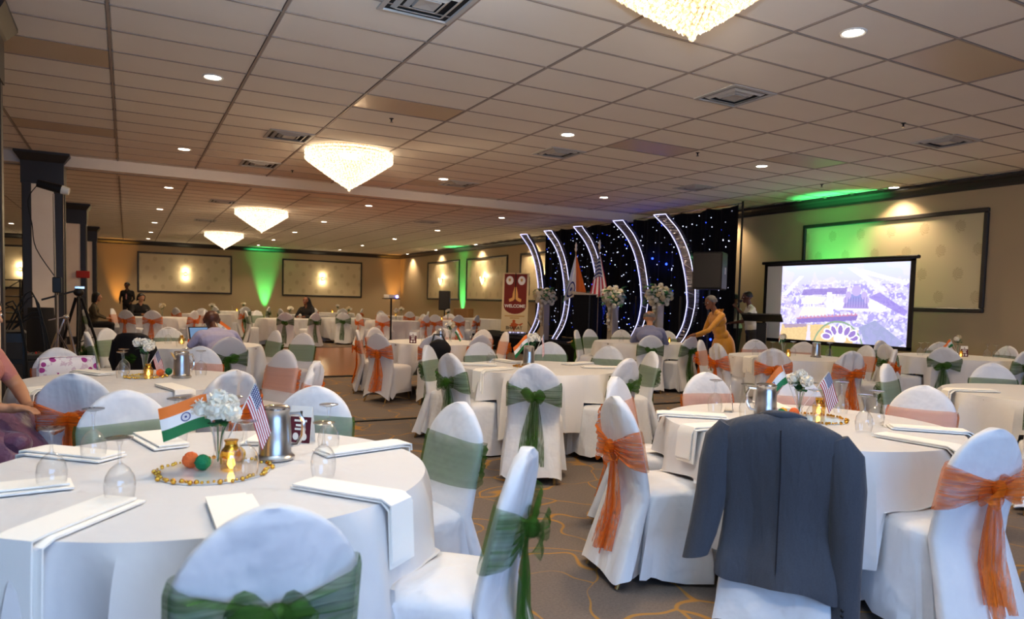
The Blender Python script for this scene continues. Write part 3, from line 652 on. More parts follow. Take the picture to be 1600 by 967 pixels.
seats(T5, 'T5', 'green sash chairs at the laptop table', [
    (1.0, 8.3, 'green', 'white chair with green bow under the man in the lavender shirt', {'kind': 'spandex'}),
    (-.24, 10.3, 'green', 'white chair with olive band left of the black draped coat'),
    (-.42, 9.35, 'green', 'white chair edge at the tripod legs'),
    (.04, 8.68, 'green', 'white chair hidden under a black coat'),
    (.5, 10.75, 'green', 'grey white chair with green band behind the white table flowers'),
    (1.78, 9.85, 'green', 'narrow chair with green band at the dance floor corner, facing the laptop', {'kind': 'spandex'}),
    (2.0, 9.2, 'green', 'chair edge with dark green sash on the dance floor side', {'kind': 'spandex', 'turn': .9})])
seats(T7, 'T7', 'orange sash chairs at the stage side left table', [
    (2.92, 9.12, 'orange', 'stretch covered chair with orange bow on arched hem, in the aisle', {'kind': 'spandex'}),
    (3.5, 11.1, 'orange', 'white stretch chair directly behind the aisle chair with orange bow', {'kind': 'spandex'}),
    (2.95, 10.2, 'orange', 'narrow chair with orange band leaning by the dance floor', {'kind': 'spandex'}),
    (3.55, 8.65, 'orange', 'grey stretch chair with a black bag on its back', {'kind': 'spandex', 'bow': False}),
    (4.65, 10.95, 'orange', 'white chair at the far side behind the yellow table flowers', {'kind': 'spandex'}),
    (5.2, 10.5, 'orange', 'white chair against the black stage front, left of the pair', {'kind': 'spandex'}),
    (4.3, 8.75, 'orange', 'grey stretch chair with copper sash in front of the stage', {'kind': 'spandex'}),
    (5.2, 9.7, 'orange', 'stretch chair seen side on with bright orange bow against the stage', {'kind': 'spandex'})])
seats(T8, 'T8', 'green sash chairs at the table before the star curtain', [
    (7.0, 10.5, 'green', 'slim chair edge with olive sash below the podium'),
    (7.55, 10.88, 'green', 'white chair with olive bow just right of the podium'),
    (8.2, 10.75, 'green', 'white chair behind the tricolour table flowers by the star curtain'),
    (7.25, 8.72, 'green', 'white chair with green bow under the seated man in blue'),
    (8.95, 10.3, 'green', 'white chair with green band between the seated man and the gold sari'),
    (7.95, 8.55, 'green', 'white chair with dark green bow under the hand of the woman in gold')])
seats(T9, 'T9', 'orange sash chairs at the table before the screen', [
    (7.1, 7.5, 'orange', 'slim white chair edge with orange tail left of the gold sari'),
    (6.68, 6.75, 'orange', 'white chair with orange bow directly below the gold sari', {'kind': 'satin'}),
    (8.3, 7.6, 'orange', 'white chair with peach band and flower in front of the dark lectern'),
    (6.65, 5.8, 'orange', 'shiny satin chair with orange bow below the lower left of the screen', {'kind': 'satin'}),
    (7.4, 5.3, 'orange', 'pleated white chair with orange bow below the middle of the screen', {'kind': 'satin'}),
    (8.6, 6.95, 'orange', 'satin chair behind the dark pitcher below the screen', {'kind': 'satin'}),
    (8.9, 6.15, 'orange', 'white chair with wide orange band below the right end of the screen'),
    (8.4, 5.42, 'orange', 'white chair seen edge on with orange bow sticking out sideways')])
seats(T10, 'T10', 'green sash chairs at the wall side table', [
    (9.55, 6.35, 'green', 'shadowed chair with green sash behind the wide orange band'),
    (10.7, 7.2, 'green', 'white chair with olive band under the right edge of the screen'),
    (9.9, 5.7, 'green', 'white chair with dark green bow, back to camera, near the wall'),
    (11.6, 6.75, 'green', 'white chair with green band behind the purple table card'),
    (11.65, 5.75, 'green', 'white chair top at the right edge against the wall'),
    (10.5, 4.95, 'green', 'white chair with dark green bow cut by the right picture edge')])
seats(T11, 'T11', 'green sash chairs at the right edge table', [
    (5.95, 3.95, 'green', 'white chair edge with small green bow right of the wide peach band', {'turn': -.25}),
    (7.3, 3.75, 'green', 'white chair with flat green band facing camera at the right edge'),
    (5.55, 2.38, 'green', 'white chair with green sash barely showing at the right picture edge')])

# the far rows: small in the picture
FAR = [((.71, 20.6), 'orange', [(-.04, 19.6, 'orange bow chair behind the black coat, nearest the columns'), (.55, 19.5, 'orange bow chair left of the far gold candle table'), (-.35, 20.9, 'orange sash chair in front of the woman in leopard print'), (.2, 21.75, 'orange band chair in front of the dark haired guest'), (1.55, 19.9, 'orange bow chair left of the laptop screen'), (1.85, 20.7, 'orange band chair behind the laptop flag')]),
       ((3.95, 20.6), 'green', [(3.7, 19.4, 'green sash chair on the far dance floor edge, left of the pair'), (4.55, 19.55, 'green sash chair on the far dance floor edge, right of the pair'), (2.85, 20.6, 'green sash chair edge behind the bald man'), (3.3, 21.6, 'green band chair facing camera behind the bald man'), (4.8, 21.4, 'green band chair next to the guest in the black headscarf')]),
       ((6.0, 21.9), 'green', [(5.6, 20.7, 'green sash chair beyond the dance floor, nearest the projector'), (6.9, 21.2, 'green sash chair right of the far centre table'), (5.0, 22.4, 'pale chair left of the far centre table')]),
       ((6.85, 19.9), 'orange', [(5.75, 19.7, 'orange sash chair edge at the far dance floor corner'), (6.2, 18.85, 'orange bow chair in front of the projector stand'), (7.55, 18.95, 'mauve chair with orange bow right of the projector table'), (7.9, 20.1, 'orange band chair facing left right of the projector table'), (6.9, 21.05, 'pale chair behind the projector table')]),
       ((8.8, 20.6), 'orange', [(8.05, 19.6, 'orange bow chair below the loudspeaker, left of the pair'), (8.75, 19.4, 'orange bow chair below the loudspeaker, right of the pair'), (9.5, 19.65, 'orange band chair edge beside the green wall light'), (9.4, 21.6, 'pale chair behind the far loudspeaker table')]),
       ((2.3, 24.6), 'orange', [(1.3, 24.0, 'far orange chair left of the second row table behind the laptop'), (2.0, 23.4, 'far orange chair in front of the second row table'), (3.3, 24.2, 'far orange chair right of the second row table')]),
       ((5.6, 25.4), 'green', [(4.6, 25.1, 'far green chair left of the third row table'), (5.5, 24.2, 'far green chair in front of the third row table'), (6.6, 24.9, 'far green chair right of the third row table')]),
       ((8.9, 25.2), 'orange', [(8.0, 24.6, 'far orange chair left of the table under the corner light'), (8.9, 24.0, 'far orange chair in front of the table under the corner light'), (9.9, 24.7, 'far orange chair right of the table under the corner light')]),
       ((3.9, 29.3), 'green', [(2.9, 28.8, 'tiny green chair left of the table before the far green wall light'), (3.9, 28.1, 'tiny green chair before the table near the far green wall light'), (4.9, 28.8, 'tiny green chair right of the table near the far green wall light')]),
       ((7.6, 29.3), 'orange', [(6.6, 28.8, 'tiny orange chair left of the table below the far sconce'), (7.6, 28.1, 'tiny orange chair before the table below the far sconce'), (8.6, 28.8, 'tiny orange chair right of the table below the far sconce')])]
for tab, c, lst in FAR:
    for x, y, lab in lst: chair(x, y, tab[0], tab[1], c, 'white covered '+lab, lo=True, group='far chairs beyond the dance floor', sc=1.04)

# ================================================================== TABLES
top_me = MB().lathe([(.755, .715), (.762, .722), (.762, .74), (.755, .747)], 40).mesh('table_top', 'table_wood')
tleg = [MB().tube([(sx*.3, sy*.42, .715), (sx*.34, sy*.45, .0)], .016, 8).mesh('leg', 'black_metal') for sx in (-1, 1) for sy in (-1, 1)]
def cloth_mesh(tab, seed, seg=120, drop=.53):
    rnd = random.Random(seed); p = [rnd.uniform(0, 6.3) for _ in range(6)]; R = .765; rings = []
    def ground(x, y, z):
        for cx, cy, fx, fy in SEATS.get(tab, []):
            dx, dy = x+tab[0]-cx, y+tab[1]-cy; ly = dx*fx+dy*fy; lx = dx*fy-dy*fx
            if abs(lx) < .25 and .05 < ly < .575: return max(z, .502+.012*math.sin(9*lx+7*ly+p[0]))
        return z
    for r in (.02, .25, .5, .7, .75): rings.append([(r*math.cos(2*PI*j/seg), r*math.sin(2*PI*j/seg), .752) for j in range(seg)])
    for t in (0., .04, .1, .2, .32, .45, .6, .75, .88, 1.):
        row = []
        for j in range(seg):
            a = 2*PI*j/seg
            s9 = math.sin(8*a+p[1]+.8*math.sin(3*a+p[2])); f = (1-2*abs(s9)**.6)*.75+math.sin(17*a+p[3])*.22+math.sin(5*a+p[4])*.3
            D = drop+.05*math.cos(4*a+p[5]); r = R+.012*math.sin(PI*min(1, t*5)/2)+t**.5*(.055+.085*f)
            x, y = r*math.cos(a), r*math.sin(a); z = .752-.006*min(1, t*25)-D*t
            row.append((x, y, ground(x, y, z)))
        rings.append(row)
    return MB().rings(rings, cap0=True, cap1=False)
def table(tab, lab, clab, seed, detail=True, drop=.53):
    t = thing('banquet_table', lab, 'table', (tab[0], tab[1], 0), group='round banquet tables'); put('table_top', top_me, t)
    for l in tleg: put('leg', l, t)
    c = put('tablecloth', cloth_mesh(tab, seed, 120 if detail else 56, drop), None, (tab[0], tab[1], 0), mats='table_linen'); tag(c, clab, 'tablecloth', 'white round tablecloths')
for k, (tab, w) in enumerate(((T1, 'the front table with the large tricolour flag'), (T2, 'the centre table with the green bow chairs'), (T3, 'the table behind the hanging suit jacket'), (T4, 'the table with the floral pillow chair'), (T5, 'the laptop table'), (T7, 'the table left of the podium'), (T8, 'the table of the seated man in blue'), (T9, 'the table below the screen'), (T10, 'the wall side table with the purple card'), (T11, 'the table cut by the right picture edge'))):
    table(tab, 'round folding table under the cloth of '+w, 'white linen cloth draped over '+w, 40+k)
for k, (tab, c, lst) in enumerate(FAR):
    w = ['nearest the columns', 'behind the far dance floor edge', 'right of the headscarf guest', 'with the projector stand behind', 'below the loudspeaker', 'in the second row behind the laptop', 'in the third row, middle', 'in the third row by the corner', 'before the far green wall light', 'below the far sconce'][k]
    table(tab, 'far round table '+w, 'white cloth on the far round table '+w, 70+k, False, .6)

# ================================================================== TABLE SETTINGS
TZ = .7535
gob_b = MB().lathe([(.037, .002), (.042, .03), (.0435, .055), (.039, .08), (.027, .1), (.012, .113), (.006, .118)], 24, cap=False).mesh('bowl', 'clear_glass')
gob_s = MB().lathe([(.007, .114), (.0045, .13), (.0045, .165), (.009, .18), (.012, .184)], 12).mesh('stem', 'clear_glass')
gob_f = MB().lathe([(.006, .184), (.022, .186), (.037, .191), (.038, .194), (.034, .195), (.003, .1945)], 24).mesh('foot', 'clear_glass')
def goblet(x, y, lab, sc=1.):
    g = thing('goblet', lab, 'glass', (x, y, TZ), random.uniform(0, 6), 'upturned glass goblets', sc)
    put('bowl', gob_b, g); put('stem', gob_s, g); put('foot', gob_f, g)
def nap_me(hang, inn, seed):
    rnd = random.Random(seed); sk = rnd.uniform(-.03, .03)
    mb = MB(); R = .787
    for lay, (w, dz, dx) in enumerate(((.135, .004, 0), (.115, .013, .012))):
        Lt = R-inn; tot = Lt+hang*(1-.06*lay)
        def f(u, v):
            d = v*tot; x = (u-.5)*w+dx+sk*v
            if d < Lt: r = inn+d+(.01*lay); z = dz
            else: r = R+.008+(d-Lt)*.06+dz; z = dz-(d-Lt)
            return (x, r, z)
        mb.sheet(f, 4, 16, -.006)
    return mb.mesh('napkin', 'napkin_cloth')
def napkin(tab, deg, lab, hang=.19, inn=.42):
    o = put('napkin', nap_me(hang, inn, int(deg)+700), None, (tab[0], tab[1], TZ), (0, 0, math.radians(deg-90))); tag(o, lab, 'napkin', 'folded white napkins')
pit_b = MB().lathe([(.064, 0), (.07, .004), (.07, .012), (.062, .018), (.058, .026), (.057, .09), (.053, .155), (.05, .172), (.054, .186), (.051, .186), (.047, .17)], 28, cap=False).mesh('body', 'steel')
pit_l = MB().lathe([(.052, .186), (.052, .192), (.04, .197), (.003, .199)], 24).mesh('lid', 'chrome')
pit_h = MB().tube([(.048, 0, .165), (.085, 0, .168), (.1, 0, .14), (.098, 0, .09), (.08, 0, .055), (.056, 0, .05)], [.007, .008, .008, .008, .008, .007], 8).mesh('handle', 'chrome')
pit_s = MB().rings([[(-.046, -.02, .14), (-.046, .02, .14), (-.05, 0, .125)], [(-.068, -.017, .168), (-.068, .017, .168), (-.066, 0, .155)], [(-.086, -.014, .192), (-.086, .014, .192), (-.08, 0, .183)]]).mesh('spout', 'steel')
def pitcher(x, y, rz, lab, sc=1.):
    p = thing('pitcher', lab, 'pitcher', (x, y, TZ), rz, 'steel water pitchers', sc); put('body', pit_b, p); put('lid', pit_l, p); put('handle', pit_h, p); put('spout', pit_s, p)
# tent card: white head with emblem, maroon field with pale lines and two round logos
def card(x, y, rz, lab):
    c = thing('table_card', lab, 'card', (x, y, TZ), rz, 'maroon and white table cards')
    put('front', MB().add([(-.05, 0, 0), (.05, 0, 0), (.05, .02, .155), (-.05, .02, .155), (-.05, .003, 0), (.05, .003, 0), (.05, .022, .155), (-.05, .022, .155)], [(0,1,2,3), (5,4,7,6), (0,4,5,1), (1,5,6,2), (2,6,7,3), (3,7,4,0)]), c, mats='paper', smooth=False)
    put('back', MB().add([(-.05, .05, 0), (.05, .05, 0), (.05, .024, .155), (-.05, .024, .155), (-.05, .047, 0), (.05, .047, 0), (.05, .022, .155), (-.05, .022, .155)], [(1,0,3,2), (4,5,6,7), (0,1,5,4)]), c, mats='paper', smooth=False)
    sl = lambda z: z*.02/.155-.0008
    def patch(nm, x0, x1, z0, z1, mat, d=0.): put(nm, MB().add([(x0, sl(z0)-d, z0), (x1, sl(z0)-d, z0), (x1, sl(z1)-d, z1), (x0, sl(z1)-d, z1)], [(0, 1, 2, 3)]), c, mats=mat, smooth=False)
    patch('maroon_field', -.05, .05, .0, .11, 'maroon'); patch('emblem', -.006, .006, .115, .135, 'ink', .0004)
    for z, w in ((.094, .03), (.074, .022), (.058, .026)): patch('text_line', -w, w, z-.005, z+.004, 'paper', .0006)
    for sx in (-1, 1): put('round_logo', MB().add([(sx*.02+.014*math.cos(2*PI*j/14), sl(.028+.015*math.sin(2*PI*j/14))-.0006, .026+.016*math.sin(2*PI*j/14)) for j in range(14)], [tuple(range(14))]), c, mats='paper', smooth=False)
# little flags
def flag_on(parent, base, tip, mat, w, h, droop, side, name):
    b_, t = Vector(base), Vector(tip); d = (t-b_).normalized()
    st = put(name, MB().tube([b_, t], .0025, 6), parent, mats='white_plastic')
    sv = Vector(side).normalized()
    def fn(u, v):
        p = t-d*(h*(1-v)) + sv*(w*u); p += Vector((0, 0, -droop*u**1.3)) + sv.cross(d)*(.1*w*math.sin(5*u+v)); return p
    put('flag_cloth', MB().sheet(fn, 14, 8, .0006, uv=True), st, mats=mat)
flower_me = None
def flower_mesh(seed, r=.03, mat='petal'):
    rnd = random.Random(seed); mb = MB()
    for k in range(44):
        th = math.acos(1-1.7*(k+.5)/44); ph = k*2.4; d = Vector((math.sin(th)*math.cos(ph), math.sin(th)*math.sin(ph), math.cos(th)))
        a = d.orthogonal().normalized(); b_ = d.cross(a); w = r*.42; q = rnd.uniform(0, 6)
        c = d*r*.62
        mb.add([c*.35, c+(a*math.cos(q)+b_*math.sin(q))*w+d*r*.3, c+d*r*.5, c+(a*math.cos(q+2.2)+b_*math.sin(q+2.2))*w+d*r*.28], [(0, 1, 2, 3)])
    mb.ball((0, 0, 0), r*.78, 12, 8)
    return mb.mesh('blossom', mat)
FLW = [flower_mesh(1, .036), flower_mesh(2, .039)]; FLC = [flower_mesh(5, .036, 'petal_cream'), FLW[0]]
def leaf_mesh(seed, L=.05, mat='leaf'):
    def fn(u, v): return ((v-.5)*.42*L*math.sin(PI*min(1, u*.97+.03))*2, L*u, .25*L*math.sin(PI*u)-.08*L*abs(v-.5))
    return MB().sheet(fn, 5, 2, .0006).mesh('leaf', mat)
LEAF = leaf_mesh(0); LEAFD = leaf_mesh(0, .06, 'leaf_dark')
vase_me = MB().lathe([(.027, 0), (.03, .006), (.022, .02), (.014, .06), (.02, .12), (.033, .165), (.03, .165), (.018, .12), (.012, .06)], 18, cap=False).mesh('vase', 'clear_glass')
vot_me = MB().lathe([(.022, 0), (.03, .008), (.032, .05), (.026, .062), (.016, .072), (.015, .085), (.019, .09), (.014, .09)], 18, cap=False).mesh('lantern_glass', 'gold_glass')
cap_me = MB().lathe([(.027, .06), (.018, .072), (.016, .082), (.02, .09), (.003, .091)], 16).mesh('lantern_cap', 'gold'); flm = MB().lathe([(.004, .008), (.011, .02), (.008, .034), (.002, .046)], 10).mesh('candle_flame', 'flame')
def bouquet(x, y, rz, lab, nfl=5, h=.2, cream=False, india=None, usa=None, sc=1., seed=0):
    """bud vase of white flowers with table flags"""
    rnd = random.Random(seed); v = thing('flower_vase', lab, 'vase', (x, y, TZ), rz, 'white flower vases with flags', sc); put('vase', vase_me, v)
    for k in range(nfl):
        a = 2.4*k+seed; r = .045*(k/nfl)**.5*1.6; p = (r*math.cos(a), r*math.sin(a), h+.035*(1-k/nfl)+rnd.uniform(-.015, .015))
        s_ = put('flower_stem', MB().tube([(0, 0, .02), (r*.3*math.cos(a), r*.3*math.sin(a), .12), p], .002, 5), v, mats='leaf'); put('blossom', (FLC if cream else FLW)[k % 2], s_, p, (rnd.uniform(-.6, .6), rnd.uniform(-.6, .6), a))
    for k in range(9): put('leaf', LEAF if k % 2 else LEAFD, v, (.01*math.cos(k), .01*math.sin(k), h-.05+.01*(k % 4)), (rnd.uniform(-.1, 1.), 0, 2*PI*k/9))
    if india: flag_on(v, (0, 0, .03), india[0], 'flag_india', india[1], india[2], india[3], india[4], 'flag_stick')
    if usa: flag_on(v, (0, 0, .03), usa[0], 'flag_usa', usa[1], usa[2], usa[3], usa[4], 'flag_stick')
    return v
def lantern(x, y, lab, sc=1.):
    l = thing('candle_lantern', lab, 'candle', (x, y, TZ), group='gold candle lanterns', sc=sc); put('lantern_glass', vot_me, l); put('lantern_cap', cap_me, l); put('candle_flame', flm, l)
def puff(x, y, col, lab, r=.026):
    rnd = random.Random(col+lab); mb = MB(); mb.ball((0, 0, r), r, 20, 14, wob=.09); tag(put('pom_pom', mb, None, (x, y, TZ+.004), mats='puff_'+col), lab, 'pom-pom', 'tissue pom-poms')
def plate(x, y, lab, r=.19):
    p = thing('mirror_plate', lab, 'plate', (x, y, TZ-.0005), group='mirror plates with gold beads'); put('mirror', MB().lathe([(r, .001), (r, .004), (.004, .0042)], 40), p, mats='mirror', smooth=False)
    mb = MB(); rnd = random.Random(5)
    for k in range(64):
        a = 2*PI*k/64; rr = r-.006+rnd.uniform(-.008, .014); mb.ball((rr*math.cos(a), rr*math.sin(a), .008), rnd.uniform(.004, .0095), 6, 4)
    o = put('bead_garland', mb, p, mats='gold'); o['kind'] = 'stuff'

# front table
plate(.27, 2.68, 'mirror plate ringed with gold beads on the front table')
bouquet(.29, 2.74, 0, 'glass bud vase with white carnations and large tricolour flag on the front table', 5, .2, india=((-.04, -.02, .27), .16, .12, .03, (-1, .25, -.12)), usa=((.13, .02, .3), .1, .08, .1, (.35, -.1, -.5)), seed=2)
lantern(.325, 2.66, 'gold glass candle lantern beside the green pom-pom on the front table', 1.25)
puff(.2, 2.75, 'orange', 'orange pom-pom on the front table plate', .028); puff(.235, 2.7, 'green', 'green pom-pom on the front table plate', .027); puff(.365, 2.79, 'yellow', 'yellow pom-pom behind the front table lantern', .027)
pitcher(.5, 2.8, -.35, 'steel pitcher with handle toward the card on the front table', 1.05); card(.65, 3.08, -.75, 'maroon and white card behind the steel pitcher on the front table')
for x, y, l in ((-.21, 2.63, 'upturned goblet at the far left of the front table'), (-.11, 3.02, 'upturned goblet in front of the pale green band chair'), (-.02, 2.39, 'upturned goblet nearest the front napkin'), (.36, 2.56, 'upturned goblet in front of the gold lantern'), (.6, 2.45, 'upturned goblet at the right of the pitcher, near one'), (.72, 2.86, 'upturned goblet at the right of the pitcher, far one'), (.18, 3.22, 'upturned goblet behind the large tricolour flag'), (.4, 3.2, 'upturned goblet behind the white carnations')): goblet(x, y, l)
for d, l, h in ((-129, 'napkin hanging off the front table at lower left', .24), (-52, 'napkin hanging off the front table beside the aisle chair', .2), (12, 'napkin lying on the front table behind the goblet pair', .03), (137, 'napkin at the far left rim of the front table', .03), (-172, 'napkin at the left picture edge on the front table', .1), (-88, 'napkin on the front table behind the near green bow chair', .12), (104, 'napkin below the large tricolour flag', .02), (60, 'napkin behind the pitcher on the front table', .02)): napkin(T1, d, l, h)
# jacket table
plate(3.46, 2.72, 'mirror plate ringed with gold beads on the jacket table')
bouquet(3.45, 2.8, 0, 'crystal vase with white mums, folded tricolour and striped flags on the jacket table', 4, .2, india=((-.07, .08, .3), .15, .11, .1, (-.75, .35, -.35)), usa=((.15, -.07, .27), .1, .09, .09, (.3, -.3, -.55)), seed=6)
lantern(3.62, 2.8, 'gold candle lantern between the goblets of the jacket table', 1.2)
puff(3.3, 2.8, 'green', 'green pom-pom beside the jacket table pitcher', .026); puff(3.36, 2.76, 'orange', 'orange pom-pom beside the jacket table vase', .03); puff(3.35, 2.83, 'yellow', 'yellow pom-pom behind the jacket table green one', .026)
pitcher(3.17, 2.8, 2.4, 'steel pitcher just behind the jacket collar', 1.05); card(3.23, 3.1, .75, 'maroon and white card left of the jacket table pitcher')
for x, y, l in ((3.37, 2.33, 'upturned goblet nearest the jacket shoulder'), (3.6, 2.42, 'upturned goblet right of the near jacket table goblet'), (3.82, 2.8, 'upturned goblet at the far side by the striped flag'), (3.3, 2.58, 'upturned goblet in front of the jacket table lantern'), (3.13, 2.9, 'upturned goblet left of the jacket table pitcher'), (3.1, 3.12, 'upturned goblet beside the jacket table card')): goblet(x, y, l)
for d, l, h in ((176, 'napkin hanging off the jacket table toward the aisle chair', .17), (142, 'napkin at the far left rim of the jacket table', .03), (-158, 'wide napkin hanging beside the jacket sleeve', .24), (-86, 'napkin hanging off the jacket table by the orange bow chair', .2), (-44, 'napkin lying toward the wide peach band chair', .04), (58, 'napkin behind the gold lantern on the jacket table', .02)): napkin(T3, d, l, h)
# centre table
pitcher(3.55, 6.15, 1.2, 'steel pitcher on the centre table'); bouquet(3.66, 6.28, .3, 'white flower vase with small tricolour and striped flags on the centre table', 6, .24, india=((-.1, -.02, .3), .16, .12, .06, (-.8, .5, -.45)), usa=((.14, -.03, .3), .1, .05, .1, (.1, -.1, -.8)), seed=9)
plate(3.42, 6.0, 'small beaded plate on the centre table', .11)
for d, l, h in ((-165, 'napkin hanging off the left rim of the centre table', .2), (-22, 'napkin hanging off the right rim of the centre table', .22), (20, 'napkin flat on the far right of the centre table', .02), (150, 'napkin flat on the far left of the centre table', .02), (95, 'napkin behind the centre table pitcher', .02)): napkin(T2, d, l, h)
goblet(3.2, 6.3, 'upturned goblet on the centre table left of the pitcher')
# pillow table
plate(.12, 5.9, 'beaded mirror plate on the pillow table', .14); bouquet(.12, 6.0, .2, 'white flower vase with a drooping striped flag on the pillow table', 4, .22, usa=((.08, -.05, .2), .1, .08, .1, (.3, -.1, -.6)), seed=4); lantern(.14, 5.9, 'gold lantern glowing on the pillow table', 1.1)
puff(.22, 5.92, 'orange', 'orange pom-pom on the pillow table'); puff(.28, 5.98, 'green', 'green pom-pom on the pillow table'); pitcher(.36, 5.82, .5, 'dark reflective pitcher on the pillow table')
for x, y, l in ((-.03, 5.85, 'upturned goblet left of the pillow table lantern, near one'), (-.02, 6.15, 'upturned goblet left of the pillow table lantern, far one'), (.42, 6.15, 'upturned goblet behind the dark pitcher'), (.5, 5.9, 'upturned goblet right of the dark pitcher')): goblet(x, y, l)
for d, l, h in ((-140, 'napkin hanging off the pillow table behind the far left orange bow', .15), (-70, 'napkin on the near rim of the pillow table', .03), (120, 'napkin before the floral pillow', .02)): napkin(T4, d, l, h)
# laptop table
bouquet(.95, 9.9, 0, 'white flowers with tricolour flag behind the laptop', 5, .22, india=((.1, 0, .3), .16, .12, .05, (.9, 0, -.35)), seed=3); puff(.7, 9.65, 'orange', 'orange pom-pom left of the laptop', .035); lantern(.6, 9.7, 'gold lantern left of the laptop', 1.2)
for x, y, l in ((.45, 9.75, 'upturned goblet beside the laptop table lantern'), (.55, 9.2, 'upturned goblet at the near side of the laptop table')): goblet(x, y, l)
lt = thing('laptop', 'open laptop with a blue screen before the man in lavender', 'laptop', (.82, 9.22, TZ), .45); put('keyboard_deck', MB().bbox(-.17, .17, -.23, 0, 0, .016, .004), lt, mats='black_plastic', smooth=False)
ll = put('lid', MB().bbox(-.17, .17, -.006, .006, 0, .23, .003), lt, (0, .01, .012), (-.25, 0, 0), mats='black_plastic', smooth=False); put('display', MB().box(-.158, .158, -.0075, -.0065, .012, .218), ll, mats='laptop_screen', smooth=False)
# stage side left table
pitcher(4.1, 9.75, .4, 'pitcher on the table left of the podium'); bouquet(4.3, 9.85, 0, 'yellow white flowers with flags on the table left of the podium', 6, .24, True, usa=((-.16, 0, .26), .1, .08, .1, (.3, 0, -.5)), india=((.12, 0, .22), .12, .09, .08, (.8, 0, -.5)), seed=8); card(3.62, 9.62, -.35, 'maroon table card right of the orange bow aisle chair')
for x, y, l in ((3.8, 9.65, 'upturned goblet beside the maroon card, near the aisle chair'), (3.95, 9.5, 'upturned goblet left of the podium side pitcher'), (4.55, 9.6, 'upturned goblet right of the podium side flowers, near'), (4.72, 9.75, 'upturned goblet against the stage front')): goblet(x, y, l)
# table of the man in blue
bouquet(7.85, 9.6, 0, 'tricolour flag and white flowers beside the seated man in blue', 6, .22, True, india=((-.1, 0, .2), .15, .11, .08, (-.8, 0, -.5)), seed=5)
for x, y, l in ((7.45, 9.75, 'goblet on the table right of the podium, left one'), (7.55, 9.6, 'goblet on the table right of the podium, right one')): goblet(x, y, l)
lantern(8.3, 9.5, 'small lantern behind the seated man in blue')
# screen table
bouquet(7.78, 6.62, 0, 'pale mum in a vase with leaves in front of the projection screen', 2, .24, True, india=((-.06, 0, .3), .05, .08, .03, (-.3, .2, -.6)), seed=1); pitcher(8.1, 6.35, .3, 'dark pitcher in front of the projection screen'); lantern(7.74, 6.5, 'gold lantern in front of the projection screen', 1.1)
for x, y, l in ((7.4, 6.75, 'upturned goblet under the lower left corner of the screen'), (7.55, 6.6, 'second upturned goblet under the lower left corner of the screen'), (7.95, 6.6, 'upturned goblet between the mum vase and dark pitcher'), (8.3, 6.3, 'upturned goblet right of the dark pitcher under the screen')): goblet(x, y, l)
napkin(T9, -178, 'napkin hanging off the screen table beside the orange bow chair', .2)
# wall side table
bouquet(10.85, 6.05, 0, 'single pale mum with tricolour flag on the wall side table', 2, .25, True, india=((-.12, .05, .25), .14, .11, .06, (-.8, .2, -.3)), seed=7); card(10.85, 5.95, -.6, 'purple maroon table card on the wall side table')
lantern(10.75, 5.95, 'gold lantern beside the purple card on the wall side table')
for x, y, l in ((10.25, 6.25, 'upturned goblet left on the wall side table, nearest the screen'), (10.4, 6.1, 'second upturned goblet right of the screen edge'), (10.5, 6.3, 'third upturned goblet right of the screen edge'), (11.15, 5.8, 'upturned goblet right of the purple card'), (11.2, 5.55, 'rightmost upturned goblet on the wall side table'), (11.0, 5.6, 'upturned goblet between the purple card and the right edge')): goblet(x, y, l)
napkin(T11, 145, 'napkin hanging off the table at the right picture edge', .2)
# far tables: small vases and candles
for k, (tab, c, lst) in enumerate(FAR):
    w = ['nearest the columns', 'behind the far dance floor edge', 'right of the headscarf guest', 'with the projector stand', 'below the loudspeaker', 'in the second row', 'in the third row middle', 'in the third row by the corner', 'before the far green light', 'below the far sconce'][k]
    bouquet(tab[0]+.1, tab[1], k, 'white flower vase on the far table '+w, 5, .24, k % 2 == 0, seed=20+k, sc=1.15); lantern(tab[0]-.15, tab[1]-.1, 'gold candle on the far table '+w, 1.5)
    for q in range(3): goblet(tab[0]+.4*math.cos(q*2+k), tab[1]+.4*math.sin(q*2+k), ['left', 'middle', 'right'][q]+' upturned goblet on the far table '+w)

